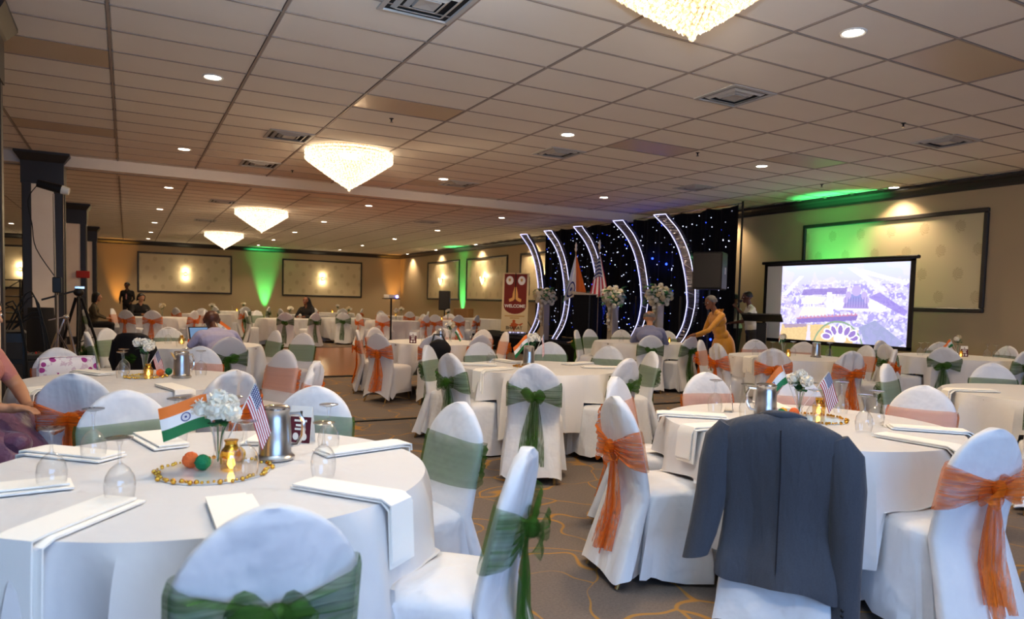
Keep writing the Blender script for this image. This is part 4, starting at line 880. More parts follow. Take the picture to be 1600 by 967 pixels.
# ================================================================== SUIT JACKET ON ITS CHAIR
def jacket():
    c = (2.36, 2.0); f = (T3[0]-c[0], T3[1]-c[1])
    j = thing('suit_jacket', 'dark blue grey suit jacket hung over a chair back, back toward camera', 'jacket', (c[0], c[1], 0), face(*f))
    # body: rings that follow the shoulder line at the top and flare to the hem
    N = 60; rs = []
    ztop = lambda x: .95-1.15*x*x-.03*x
    rows = [(0., .225, .012), (.012, .24, .035), (.035, .248, .058), (.08, .25, .076), (.15, .247, .086), (.25, .238, .09), (.35, .228, .092), (.45, .226, .098), (.54, .232, .106), (.62, .24, .113), (.68, .246, .118), (.715, .247, .12)]
    for k, (d, w, t) in enumerate(rows):
        r = []
        for i in range(N):
            a = 2*PI*i/N; x, y = sup(a, w, t, 3.2); q = d/.7; s1 = 1-q
            z = ztop(x)*s1+(.95-.1*x)*q-d
            y += q*(-.019*math.sin(x*24+1)-.014*math.sin(x*11))*(1 if y < 0 else .3)
            if k == len(rows)-1: z += .02*math.sin(x*13+.5)
            r.append((x, back_y(max(z, .25))+y*(1 if y < 0 else .75)-.01, z))
        rs.append(r)
    body = put('body', MB().rings(rs, cap0=True, cap1=False), j, mats='jacket_wool')
    put('collar', MB().tube([(-.085, .05, .935), (-.05, .0, .948), (0, -.02, .95), (.05, -.0, .946), (.085, .05, .93)], [.012, .016, .018, .016, .012], 10), j, mats='jacket_wool')
    put('back_seam', MB().tube([(0.01, -.1, .9), (.012, -.062, .7), (.008, -.035, .5), (.012, -.07, .3), (.012, -.085, .255)], .003, 5), body, mats='jacket_lining')
    # sleeves hang from the shoulders
    for sx, path in ((-1, [(-.2, .01, .885), (-.24, .01, .82), (-.262, .02, .7), (-.278, .03, .56), (-.3, .02, .42), (-.325, .0, .3)]), (1, [(.2, .01, .865), (.24, .01, .79), (.255, .02, .65), (.262, .03, .48), (.268, .03, .3), (.272, .02, .13)])):
        P = path; rad = [.05, .07, .07, .064, .058, .056]
        ring = []
        for i, p in enumerate(P):
            nx = Vector(P[min(i+1, 5)])-Vector(P[max(i-1, 0)]); ring.append([(p[0]+rad[i]*math.cos(2*PI*q/18)*(1+.05*math.sin(6*q+i)), p[1]+rad[i]*.8*math.sin(2*PI*q/18), p[2]+(.015*math.cos(2*PI*q/18) if i == 5 else .02*math.cos(2*PI*q/18)*sx)) for q in range(18)])
        s_ = put('sleeve', MB().rings(ring, cap0=True, cap1=False), j, mats='jacket_wool')
        if sx > 0:
            for q in range(3): put('cuff_button', MB().ball((P[5][0]-.01, P[5][1]-.047, .15+.022*q), (.007, .004, .007), 8, 5), s_, mats='black_plastic')
jacket()
# coat, bag, pillow, headgear lying on chairs
def drape(name, lab, cat, c, tab, mat, w, drop, top=.94):
    f = (tab[0]-c[0], tab[1]-c[1]); d = thing(name, lab, cat, (c[0], c[1], 0), face(*f)); N = 30; rs = []
    for k, z in enumerate((top, top-.02, top-.07, top-.2, top-drop*.6, top-drop)):
        wd = w*(.45, .75, .95, 1, 1.02, 1.05)[k]; r = []
        for i in range(N):
            a = 2*PI*i/N; x, y = sup(a, wd, .055+.01*k); r.append((x, back_y(z)+y+.008*math.sin(x*30+k), z+.015*math.sin(5*a+k)*(k > 2)))
        rs.append(r)
    put('body', MB().rings(rs, cap1=False), d, mats=mat)
    for sx in (-1, 1): put('sleeve', MB().tube([(sx*w*.85, back_y(top-.1), top-.09), (sx*(w+.03), back_y(.7), top-.3), (sx*(w+.02), back_y(.5), top-drop*.9)], [.05, .055, .045], 10), d, mats=mat)
drape('black_coat', 'black coat draped over a chair beside the white table flowers', 'coat', (.04, 8.68), T5, 'suit_dark', .23, .5)
bg = thing('shoulder_bag', 'black bag hung on the grey stretch chair behind the olive band chair', 'bag', (3.55, 8.65, 0), face(T7[0]-3.55, T7[1]-8.65))
put('bag_body', MB().ball((.07, -.06, .74), (.15, .06, .13), 16, 10, wob=.05), bg, mats='suit_dark'); put('strap', MB().tube([(-.04, -.07, .78), (.0, .0, .93), (.1, .03, .93), (.18, -.05, .78)], .012, 6), bg, mats='black_plastic')
pl = thing('floral_pillow', 'white pillow with purple flowers propped on the peach band chair', 'pillow', (-.5, 6.75, 0), face(T4[0]+.5, T4[1]-6.75))
def pil(u, v):
    x = (u-.5)*2; z = (v-.5)*2; bu = max(0, (1-abs(x)**3)*(1-abs(z)**3))**.5; return (x*.215*(1-.04*z*z), .15+.065*bu, .735+z*.125*(1-.03*x*x))
def pil2(u, v):
    p = pil(1-u, v); return (p[0], .34-p[1], p[2])
put('pillow_body', MB().grid(pil, 16, 10).grid(pil2, 16, 10), pl, mats='floral_print')

# ================================================================== STAGE
SZ = .4
st = thing('stage', 'low black skirted stage along the wall', 'stage', (0, 0, 0))
put('deck', MB().bbox(9.28, 11.25, 10.35, 22.0, SZ-.06, SZ, .01), st, mats='stage_black', smooth=False)
def skirt(u, v): y = 10.35+u*11.65; return (9.29+.012*math.sin(y*19)*(1-v), y, .01+v*(SZ-.05))
put('skirt', MB().sheet(skirt, 300, 2, .01), st, mats='stage_black')
def skirt2(u, v): x = 9.29+u*1.9; return (x, 10.37+.012*math.sin(x*19)*(1-v), .01+v*(SZ-.05))
put('end_skirt', MB().sheet(skirt2, 60, 2, .01), st, mats='stage_black')
# star curtain on a pipe frame
CX, CY0, CY1, CT = 10.98, 10.62, 18.15, 3.5
sc_ = thing('star_curtain', 'black backdrop curtain scattered with tiny star lights', 'curtain', (0, 0, SZ))
def cur(u, v):
    y = CY0+u*(CY1-CY0); sag = .05*abs(math.sin(u*PI*9))*(v > .99); return (CX+.035*math.sin(y*13)+.015*math.sin(y*29), y, .02+v*(CT-SZ-.02)-sag-.02*math.sin(u*5))
put('curtain_cloth', MB().sheet(cur, 320, 6, .01), sc_, mats='star_cloth')
for y in (CY0-.05, CY1+.05, (CY0+CY1)/2): put('upright', MB().tube([(CX+.06, y, 0), (CX+.06, y, CT-SZ+.06)], .022, 8), sc_, mats='black_metal')
put('crossbar', MB().tube([(CX+.06, CY0-.05, CT-SZ+.02), (CX+.06, CY1+.05, CT-SZ-.02)], .016, 8), sc_, mats='chrome')
rnd = random.Random(21); sw, sb = MB(), MB()
for k in range(460):
    y, z = rnd.uniform(CY0+.1, CY1-.1), rnd.uniform(.3, CT-SZ-.12); r = rnd.choice((.004, .005, .006, .008, .01)); (sb if rnd.random() < .28 else sw).ball((CX-.055, y, z), r, 5, 3)
for y, z in ((13.55, 2.35), (13.2, 2.5), (12.7, 2.35), (11.75, 1.85), (13.75, 1.3), (13.65, .95), (13.55, .9), (13.6, 1.1), (11.2, .7)): sb.ball((CX-.06, y, z-SZ), .024, 8, 6); lamp('star_glow', 'POINT', (CX-.12, y, z-SZ), 1.1, (.06, .12, 1), sc_, shadow_soft_size=.02)
for nm, mb_, mt in (('star_lights', sw, 'star_white'), ('blue_star_lights', sb, 'star_blue')): o = put(nm, mb_, sc_, mats=mt); o['kind'] = 'stuff'
# crescent arches
OUT = [(1.0, 2.96), (.9, 2.86), (.55, 2.55), (.22, 2.05), (.03, 1.45), (0, 1.15), (.02, .92), (.12, .58), (.3, .3), (.56, .05), (.6, 0.)]
INN = [(1.4, 2.98), (1.27, 2.88), (.88, 2.58), (.55, 2.17), (.33, 1.62), (.25, 1.2), (.24, .98), (.33, .62), (.52, .32), (.78, .05), (.82, 0.)]
def smooth(P, m=4):
    o = []
    for i in range(len(P)-1):
        p0, p1, p2, p3 = P[max(i-1, 0)], P[i], P[i+1], P[min(i+2, len(P)-1)]
        for k in range(m):
            t = k/m; o.append(tuple(.5*(2*b+(c-a)*t+(2*a-5*b+4*c-d)*t*t+(3*b-a-3*c+d)*t**3) for a, b, c, d in zip(p0, p1, p2, p3)))
    return o+[P[-1]]
SO, SI = smooth(OUT), smooth(INN); n_ = len(SO); rr_ = []
for (a, b_), (c, d) in zip(SO, SI): rr_.append([(0, a, b_), (0, c, d), (.09, c, d), (.09, a, b_)])
arch_me = MB().rings(rr_).mesh('mirror_face', 'iridescent', False)
led_me = [MB().tube([(-.012, a, b_) for a, b_ in P], .007, 6).mesh('led_strip', 'led_white') for P in (SO, SI, [SO[0], SI[0]], [SO[-1], SI[-1]])]
rib_me = [MB().tube([(-.004, SO[k][0], SO[k][1]), (-.004, SI[k][0], SI[k][1])], .006, 5).mesh('divider', 'chrome') for k in range(4, n_-3, 5)]
foot_me = MB().box(-.2, .3, .3, 1.05, 0, .02).box(.1, .14, .55, .59, .02, 1.2).mesh('base', 'black_metal', False)
ARCH = [(16.95, 'glowing crescent arch at the far end beside the welcome banner'), (15.6, 'glowing crescent arch behind the tricolour standing flag'), (14.12, 'glowing crescent arch behind the striped standing flag'), (12.42, 'tall glowing crescent arch in the middle of the star curtain'), (10.93, 'nearest glowing crescent arch beside the black loudspeaker')]
for k, (y, lab) in enumerate(ARCH):
    a = thing('crescent_arch', lab, 'arch', (10.2, y, SZ+.001), group='light edged crescent arches')
    put('base', foot_me, a); f_ = put('mirror_face', arch_me, a)
    for q in led_me: put('led_strip', q, f_)
    for q in rib_me: put('divider', q, f_)
# flower pillars
def pillar(x, y, lab, h=.95):
    p = thing('flower_pillar', lab, 'pillar', (x, y, SZ+.001), group='flower topped acrylic pillars'); rnd = random.Random(lab)
    put('pillar_body', MB().bbox(-.09, .09, -.09, .09, 0, h, .01), p, mats='acrylic', smooth=False); put('top_plate', MB().bbox(-.12, .12, -.12, .12, h, h+.02, .004), p, mats='acrylic', smooth=False)
    cl = put('flower_ball', MB().ball((0, 0, h+.2), (.2, .2, .17), 12, 8), p, mats='leaf_dark')
    for k in range(42):
        th = math.acos(1-1.85*(k+.5)/42); ph = 2.4*k; r = rnd.uniform(.19, .27); s_ = rnd.uniform(1.1, 1.75)
        put('blossom', (FLC if k % 3 else FLW)[k % 2], cl, (r*math.sin(th)*math.cos(ph), r*math.sin(th)*math.sin(ph), h+.2+.85*r*math.cos(th)), (th*math.sin(ph)*-1, th*math.cos(ph), 0), s_)
    for k in range(26):
        a = rnd.uniform(0, 6.3); put('leaf', LEAF if k % 2 else LEAFD, cl, (.2*math.cos(a), .2*math.sin(a), h+.2+rnd.uniform(-.18, .2)), (rnd.uniform(-.6, .8), 0, a-PI/2), 2.6)
    for k in range(9): put('trailing_blossom', FLC[k % 2], p, (-.12+.02*math.sin(k), .02*math.cos(k*2), h+.02-.07*k), (0, -1.2, 0), 1.4-.06*k)
pillar(9.75, 16.1, 'white flower pillar left of the podium'); pillar(9.75, 13.1, 'white flower pillar between the third and fourth crescents'); pillar(9.75, 11.55, 'cream flower pillar behind the seated man in blue', 1.0); pillar(10.0, 14.25, 'low white flowers behind the podium', .85)
# podium
pd = thing('podium', 'tall black podium with pale top on the stage edge', 'podium', (9.72, 14.1, SZ), math.radians(35))
cv = [(.36*math.sin(a), -.2-.1*math.cos(a)*1.4) for a in [(-1.2+2.4*k/12) for k in range(13)]]
ring = lambda z, s_=1., dz=0: [(x*s_, y*s_, z+dz*(y+.2)) for x, y in cv]+[(.34*s_, .22*s_, z+dz*.42), (-.34*s_, .22*s_, z+dz*.42)]
put('body', MB().rings([ring(.02), ring(1.2)]), pd, mats='stage_black'); put('plinth', MB().rings([ring(0, 1.06), ring(.05, 1.06)]), pd, mats='black_plastic', smooth=False)
put('top', MB().rings([ring(1.2, 1.1), ring(1.23, 1.12, .12)]), pd, mats='acrylic', smooth=False); put('side_rail', MB().tube([(-.38, -.2, 1.2), (-.4, -.2, .06)], .018, 8), pd, mats='black_metal')
put('microphone', MB().tube([(.1, .0, 1.25), (.1, -.05, 1.45), (.08, .05, 1.55)], .007, 6), pd, mats='black_metal')
# standing flags
def flagpole(x, y, mat, lab, w):
    f = thing('standing_flag', lab, 'flag', (x, y, SZ+.001), group='standing flags on poles')
    put('base', MB().lathe([(.16, 0), (.16, .02), (.05, .05), (.02, .09)], 18), f, mats='gold'); put('pole', MB().tube([(0, 0, .08), (0, 0, 2.28)], .014, 8), f, mats='gold_leg'); put('finial', MB().lathe([(.012, 2.27), (.035, 2.33), (.02, 2.38), (.03, 2.42), (.004, 2.5)], 10), f, mats='petal')
    R_ = Vector((.877, -.479, 0)); N_ = Vector((-.479, -.877, 0)); A, B_ = (R_*-.3*w+Vector((0, 0, -1.2)), R_*.34*w+Vector((0, 0, -1.15)))
    def fn(u, v):
        q = 1-v; p = Vector((0, 0, 2.22))+A.lerp(B_, u)*(q*(1-.12*math.sin(u*PI)))*1.02; return p+N_*(.03+.05*q*math.sin(u*13+q*2))
    mb = MB().sheet(fn, 30, 20, .003, uv=True)
    if mat == 'flag_india': mb.uv = [[(.5+((1-y)-.8)*.55, .31+.69*x) for x, y in q] for q in mb.uv]
    else: mb.uv = [[((1-y)*.74+.01, .98-.64*x) for x, y in q] for q in mb.uv]
    put('flag_cloth', mb, f, mats=mat)
flagpole(9.78, 14.75, 'flag_india', 'saffron white green flag on a pole behind the podium', 1); flagpole(9.78, 13.75, 'flag_usa', 'stars and stripes flag on a pole behind the podium', .8)
# loudspeakers
def speaker(x, y, z, rz, w, h, lab, base=0., side=False):
    s_ = thing('loudspeaker', lab, 'speaker', (x, y, base), rz, 'black loudspeakers on stands')
    put('cabinet', MB().bbox(-w/2, w/2, -w*.42, w*.42, z, z+h, .02), s_, mats='black_plastic', smooth=False); put('grille', MB().bbox(-w/2+.02, w/2-.02, -w*.42-.012, -w*.42+.004, z+.03, z+h-.03, .008), s_, mats='grille', smooth=False)
    put('handle', MB().bbox(w/2-.004, w/2+.012, -.06, .06, z+h*.4, z+h*.6, .004), s_, mats='chrome', smooth=False)
    put('pole', MB().tube([(0, 0, .35), (0, 0, z)], .018, 8), s_, mats='black_metal')
    for k in range(3): a = 2*PI*k/3+.4; put('leg', MB().tube([(0, 0, .6), (.42*math.cos(a), .42*math.sin(a), .012)], .011, 6), s_, mats='black_metal')
speaker(9.2, 9.52, 1.7, -1.0, .52, .66, 'large black loudspeaker in front of the nearest crescent', side=True)
speaker(9.55, 22.4, 1.05, -.5, .38, .66, 'slim black loudspeaker beside the green wall light')
# second speaker behind the banner
speaker(10.95, 19.4, 1.2, -1.2, .3, .6, 'black loudspeaker peeking out behind the welcome banner', SZ)
# welcome banner
bn = thing('welcome_banner', 'tall cream and maroon roll-up banner reading WELCOME and BHARAT', 'banner', (9.95, 18.15, SZ), -.75)
BW, BH = .4, 1.72; B0 = .12
put('cloth', MB().bbox(-BW, BW, 0, .008, B0, B0+BH, .003), bn, (0, 0, 0), (-.05, 0, 0), mats='cream_fabric', smooth=False)
ar = [(-.34, BH+B0-.03), (.34, BH+B0-.03), (.34, B0+.76)]+[(.34*math.cos(a), B0+.76-.24*math.sin(a)) for a in [PI*k/12 for k in range(1, 12)]]+[(-.34, B0+.76)]
def bput(nm, mb, mat): return put(nm, mb, bn, (0, 0, 0), (-.05, 0, 0), mats=mat, smooth=False)
bput('maroon_shield', MB().poly(ar[::-1], -.004, 0), 'maroon_red')
for sx in (-1, 1):
    bput('round_logo', MB().poly([(sx*.18+.11*math.cos(2*PI*k/20), B0+1.5+.13*math.sin(2*PI*k/20)) for k in range(20)], -.007, -.004), 'paper'); bput('logo_figure', MB().poly([(sx*.18+.03*math.cos(2*PI*k/7)*(1+.6*(k % 2)), B0+1.51+.05*math.sin(2*PI*k/7)) for k in range(7)], -.009, -.007), 'logo_gold')
    bput('praying_hand', MB().poly([(sx*.006, B0+1.32), (sx*.03, B0+1.3), (sx*.075, B0+1.12), (sx*.085, B0+1.0), (sx*.19, B0+.95), (sx*.17, B0+.87), (sx*.06, B0+.91), (sx*.012, B0+.96)][::sx], -.008, -.004), 'banner_hand')
def words(txt, size, z, mat, nm):
    c = bpy.data.curves.new(nm, 'FONT'); c.body = txt; c.size = size; c.align_x = 'CENTER'; c.extrude = .001; c.offset = size*.02; c.materials.append(MATS[mat])
    o = bpy.data.objects.new(nm, c); COL.objects.link(o); o.parent = bn; o.location = (0, -.011-z*.05*0, z); o.rotation_euler = (PI/2-.05, 0, 0); o.location.y = -.009+z*math.sin(.05); return o
words('WELCOME', .128, B0+.71, 'paper', 'welcome_lettering'); words('BHARAT', .13, B0+.07, 'ink', 'bharat_lettering')
for z, w in ((B0+.445, .3), (B0+.385, .14)): bput('text_line', MB().poly([(-w, z), (w, z), (w, z+.03), (-w, z+.03)], -.004, 0), 'logo_gold')
INDIA = [(-.02, .46), (.03, .44), (.04, .38), (.02, .33), (.09, .27), (.17, .24), (.2, .26), (.29, .32), (.31, .29), (.24, .2), (.21, .16), (.19, .2), (.13, .2), (.1, .14), (.05, .08), (.02, -.03), (.0, -.1), (-.03, -.04), (-.07, .08), (-.09, .14), (-.15, .13), (-.17, .18), (-.11, .21), (-.13, .26), (-.07, .31), (-.06, .38), (-.08, .42)]
bput('india_map', MB().poly([(x*.85, B0+.07+z*.62) for x, z in INDIA[::-1]], -.004, 0), 'map_orange')
put('stand', MB().tube([(0, .05, .02), (0, .06, B0+BH)], .012, 6).bbox(-.42, .42, -.04, .12, 0, .05, .01), bn, mats='black_metal')
# silver sequin panel, its shimmer put in as emission
sq_ = thing('sequin_panel', 'shimmering silver violet panel between the banner and the first crescent', 'panel', (10.5, 18.95, SZ), -.52)
put('frame', MB().box(-.27, .27, .0, .04, 0, 1.55), sq_, mats='black_metal', smooth=False); put('sequin_cloth', MB().sheet(lambda u, v: (-.25+.5*u, -.01-.015*math.sin(u*25), .04+1.48*v), 40, 6, .004), sq_, mats='sequin_glow')
# far side tables by the wall
for x, y, lab in ((11.0, 24.6, 'white clothed service table against the wall beside the green light'), (11.1, 22.9, 'white clothed service table half hidden by the banner')):
    t = thing('service_table', lab, 'table', (x, y, 0), -1.1); put('tablecloth', MB().rings([[(sx*(.75+k*.03), sy*(.36+k*.03), .76-k*.28+(.01 if k else 0)) for sx, sy in ((-1, -1), (0, -1.02), (1, -1), (1.02, 0), (1, 1), (-1, 1))] for k in range(3)], cap1=False), t, mats='table_linen', smooth=False)
    for sx in (-1, 1): put('leg', MB().tube([(sx*.55, -.25, .74), (sx*.55, -.25, 0)], .015, 6), t, mats='black_metal')
tag(put('cardboard_box', MB().bbox(-.32, .32, -.2, .2, 0, .34, .01), None, (11.0, 24.0, .765), (0, 0, -1.0), mats='wood_box', smooth=False), 'brown box on the service table beside the banner', 'box')
lantern(10.7, 24.9, 'gold lantern on the service table by the wall', 1.6)
# projector on its stand
pj = thing('projector', 'glowing projector on a black pole in the far aisle', 'projector', (6.35, 18.6, 0), .3)
put('pole', MB().tube([(0, 0, .05), (0, 0, 1.38)], .025, 8), pj, mats='black_metal'); put('tray', MB().bbox(-.2, .2, -.15, .15, 1.38, 1.4, .004), pj, mats='black_metal', smooth=False); put('body', MB().bbox(-.17, .17, -.12, .12, 1.4, 1.5, .015), pj, mats='white_plastic', smooth=False); put('lens', MB().lathe([(.035, 0), (.035, .02), (.002, .022)], 14), pj, (0.1, -.12, 1.45), (PI/2, 0, 0), mats='projector_lens')
for k in range(3): a = 2*PI*k/3; put('leg', MB().tube([(0, 0, .3), (.35*math.cos(a), .35*math.sin(a), .012)], .012, 6), pj, mats='black_metal')
# projection screen: black border, pale cloth, projected picture
ps = thing('projection_screen', 'large framed projection screen showing an aerial temple view', 'screen', (11.62, 0, 0)); Y0, Y1, Z0, Z1 = 7.25, 10.45, .74, 2.31
put('screen_cloth', MB().box(0, .012, Y0+.05, Y1-.05, Z0+.03, Z1-.03), ps, mats='white_plastic', smooth=False)
for a, b_, c, d in ((Y0, Y1, Z1-.06, Z1), (Y0, Y1, Z0-.02, Z0+.05), (Y0, Y0+.08, Z0, Z1), (Y1-.08, Y1, Z0, Z1)): put('border', MB().bbox(-.004, .02, a, b_, c, d, .003), ps, mats='black_plastic', smooth=False)
put('roller_case', MB().bbox(-.04, .05, Y0-.06, Y1+.06, Z1-.02, Z1+.04, .015), ps, mats='black_metal', smooth=False); put('pole', MB().tube([(.06, (Y0+Y1)/2, .3), (.06, (Y0+Y1)/2, Z1)], .018, 8), ps, mats='black_metal')
for k in range(3): a = 2*PI*k/3+.5; put('leg', MB().tube([(.06, (Y0+Y1)/2, .55), (.06+.4*math.cos(a), (Y0+Y1)/2+.5*math.sin(a), .012)], .014, 6), ps, mats='black_metal')
def picture(nu, nv):
    X, Yp = np.meshgrid((np.arange(nu)+.5)/nu, (np.arange(nv)+.5)/nv); rng = np.random.RandomState(4)
    def noise(sx, sy):
        g = rng.rand(int(sy)+2, int(sx)+2); x = X*sx; y = Yp*sy; i = x.astype(int); j = y.astype(int); fx = x-i; fy = y-j
        return g[j, i]*(1-fx)*(1-fy)+g[j, i+1]*fx*(1-fy)+g[j+1, i]*(1-fx)*fy+g[j+1, i+1]*fx*fy
    C = np.zeros((nv, nu, 3)); mixin = lambda m, c, a=1.: C.__setitem__(slice(None), C*(1-(m*a)[..., None])+np.array(c)/255.*(m*a)[..., None])
    def poly(P):
        ins = np.zeros(X.shape, bool)
        for (x0, y0), (x1, y1) in zip(P, P[1:]+P[:1]):
            c = ((y0 > Yp) != (y1 > Yp)) & (X < (x1-x0)*(Yp-y0)/(y1-y0+1e-12)+x0); ins ^= c
        return ins.astype(float)
    C[:] = np.array((196, 192, 236))/255.
    mixin(np.clip((Yp-.72)*4, 0, 1), (205, 216, 252)); n1, n2, n3 = noise(40, 26), noise(90, 60), noise(14, 9)
    mixin(((n1 > .52) & (Yp < .74)).astype(float), (118, 100, 190), .55); mixin(((n2 > .62) & (Yp < .8)).astype(float), (242, 238, 255), .7); mixin((n3 > .6).astype(float), (226, 214, 250), .4)
    for P in ([(.0, .6), (.16, .86), (.2, .86), (.05, .6)], [(.55, .95), (.8, .66), (.85, .66), (.62, .95)], [(.62, .9), (.98, .72), (1, .76), (.66, .93)]): mixin(poly(P), (250, 248, 255), .8)
    mixin(poly([(.18, .6), (.55, .62), (.56, .7), (.2, .68)]), (120, 98, 178), .8)
    for P in ([(.18, .48), (.36, .49), (.4, .58), (.22, .59)], [(.17, .32), (.4, .34), (.42, .44), (.2, .45)]): mixin(poly(P), (246, 226, 206))
    mixin(poly([(.4, .36), (.46, .36), (.44, .64), (.4, .64)]), (250, 246, 252)); mixin(poly([(.44, .42), (.83, .4), (.86, .5), (.6, .6), (.46, .56)]), (250, 242, 250))
    mixin(poly([(.15, .22), (.64, .29), (.65, .36), (.16, .29)]), (110, 88, 168), .9); mixin(poly([(.15, .28), (.65, .35), (.65, .365), (.15, .295)]), (196, 120, 130), .8)
    for k in range(16): a = .17+k*.03; mixin(poly([(a, .285+k*.0043), (a+.012, .325+k*.0043), (a+.024, .285+k*.0043)]), (186, 120, 150))
    mixin(poly([(.72, .58), (.98, .36), (1, .42), (.8, .64)]), (126, 106, 196), .8)
    # temple mass in tiers
    for k, (h, w) in enumerate(((.0, .2), (.045, .17), (.085, .14), (.12, .1))): mixin(poly([(.63-w/2, .44+h), (.63+w/2, .44+h), (.63+w/2-.012, .5+h), (.63-w/2+.012, .5+h)]), (150-8*k, 132, 198)); 
    for cx, cy, r in ((.63, .66, .035), (.57, .6, .024), (.69, .6, .024), (.55, .54, .02), (.71, .54, .02)): mixin((((X-cx)/r)**2+((Yp-cy)/(r*2))**2 < 1).astype(float), (176, 158, 214))
    for k in range(9): mixin((np.abs(X-(.55+.02*k)) < .003).astype(float)*(Yp > .45)*(Yp < .58), (96, 84, 160), .7)
    # lawns
    mixin(poly([(0, 0), (.62, 0), (.66, .16), (.4, .22), (.02, .2)]), (222, 186, 120)); mixin(((n2 > .5) & (Yp < .2) & (X < .62)).astype(float), (200, 170, 108), .4)
    mixin(poly([(.24, 0), (.28, 0), (.27, .2), (.25, .2)]), (214, 206, 226)); mixin(poly([(.05, .15), (.24, .18), (.24, .23), (.03, .2)]), (130, 110, 160), .7)
    mixin(poly([(.66, .2), (.78, .3), (.99, .04), (.95, 0), (.72, 0)]), (128, 136, 176), .9); mixin(((n1 > .5) & (X > .66) & (Yp < .3)).astype(float), (150, 150, 200), .5); mixin((np.abs(np.hypot(X-.5, (Yp+.12)*.52)-.2) < .006).astype(float), (120, 150, 110))
    # lotus pond petals
    for k in range(7):
        a = PI*(.02+k/6.3); cx, cy = .52+.11*math.cos(a), .06+.1*math.sin(a); u = (X-cx)*math.cos(a)+(Yp-cy)*.55*math.sin(a); v = -(X-cx)*math.sin(a)+(Yp-cy)*.55*math.cos(a)
        d = (u/.045)**2+(v/.026)**2; mixin((d < 1).astype(float), (250, 244, 255)); mixin((d < .5).astype(float), (128, 100, 176))
    mixin((((X-.52)/.05)**2+((Yp-.05)/.06)**2 < 1).astype(float), (236, 228, 250))
    C = C*.84+.16*np.array((.9, .88, 1.)); return np.clip(C, 0, 1)
def screen_pic():
    nu, nv = 250, 128; y0, y1, z0, z1 = Y1-.46, Y0+.085, Z0+.055, Z1-.065; C = picture(nu, nv); lin_ = np.where(C <= .04045, C/12.92, ((C+.055)/1.055)**2.4)
    vs = [(-.006, y0+(y1-y0)*i/nu, z0+(z1-z0)*j/nv) for j in range(nv+1) for i in range(nu+1)]; fs = [(j*(nu+1)+i, j*(nu+1)+i+1, (j+1)*(nu+1)+i+1, (j+1)*(nu+1)+i) for j in range(nv) for i in range(nu)]
    me = bpy.data.meshes.new('projected_picture'); me.from_pydata(vs, [], fs); me.materials.append(MATS['projected_picture'])
    at2 = me.color_attributes.new('Col', 'FLOAT_COLOR', 'CORNER'); arr = np.ones((nv*nu, 4, 4)); arr[:, :, :3] = lin_.reshape(-1, 1, 3); at2.data.foreach_set('color', arr.ravel()); return me
put('projected_picture', screen_pic(), ps)
# lectern before the screen
lc = thing('lectern', 'dark slanted lectern with papers before the screen', 'lectern', (10.55, 9.5, 0), -.95)
put('post', MB().bbox(-.09, .09, -.05, .05, .03, 1.12, .01), lc, mats='black_metal', smooth=False); put('base', MB().bbox(-.28, .28, -.2, .2, 0, .03, .008), lc, mats='black_metal', smooth=False); tp = put('reading_top', MB().bbox(-.36, .36, -.24, .24, 0, .03, .006), lc, (0, 0, 1.2), (-.28, 0, 0), mats='black_plastic', smooth=False); put('papers', MB().box(-.26, .2, -.14, .14, .031, .036), tp, mats='paper', smooth=False); put('cup', MB().lathe([(.03, .03), (.04, .1), (.036, .1), (.028, .035)], 12, (-.24, 0, 0)), tp, mats='black_plastic')

# ================================================================== PHOTO AND SOUND GEAR BY THE COLUMNS
ls = thing('light_stand', 'tall chrome stand with flash head by the first column', 'light stand', (-.78, 10.75, 0))
put('pole', MB().tube([(0, 0, .3), (0, 0, 1.4), (-.02, 0, 1.42), (-.03, 0, 2.6)], [.016, .016, .012, .011], 8), ls, mats='chrome'); put('clamp', MB().bbox(-.05, .05, -.05, .05, 1.35, 1.55, .01), ls, mats='black_plastic', smooth=False)
hd = put('flash_head', MB().tube([(-.2, .02, 2.72), (.06, -.02, 2.66)], [.05, .06], 12), ls, mats='black_plastic'); put('diffuser', MB().tube([(.06, -.02, 2.66), (.14, -.03, 2.64)], [.055, .045], 12), hd, mats='petal'); put('cable', MB().tube(smooth([(-.2, .02, 2.7), (-.3, .0, 2.5), (-.26, 0, 2.2), (-.22, 0, 1.9), (-.02, 0, 1.55)]), .006, 5), ls, mats='rubber')
for k in range(3): a = 2*PI*k/3+.3; put('leg', MB().tube([(0, 0, .85), (.4*math.cos(a), .4*math.sin(a), .012)], .011, 6), ls, mats='chrome')
ds = thing('draped_speaker', 'black cloth cover tapering over gear at the column foot', 'cover', (-1.12, 12.6, 0)); put('cloth_body', MB().rings([[((.3-.14*t**.6)*math.cos(2*PI*j/20)*(1+.05*math.sin(5*j+t*3)), (.26-.12*t**.6)*math.sin(2*PI*j/20), .02+1.1*t) for j in range(20)] for t in (0, .1, .25, .45, .7, .93, 1)]), ds, mats='suit_dark')
tr = thing('camera_tripod', 'black video tripod with a raised pan arm before the columns', 'tripod', (-.62, 12.2, 0))
put('centre_column', MB().tube([(0, 0, .5), (0, 0, 1.3)], .025, 8), tr, mats='black_metal'); put('head', MB().ball((0, 0, 1.36), (.07, .07, .06)), tr, mats='black_plastic'); put('pan_arm', MB().tube([(.02, 0, 1.4), (-.45, -.1, 1.24)], .014, 6), tr, mats='black_plastic'); put('plate', MB().bbox(-.05, .08, -.05, .05, 1.41, 1.45, .006), tr, mats='chrome', smooth=False)
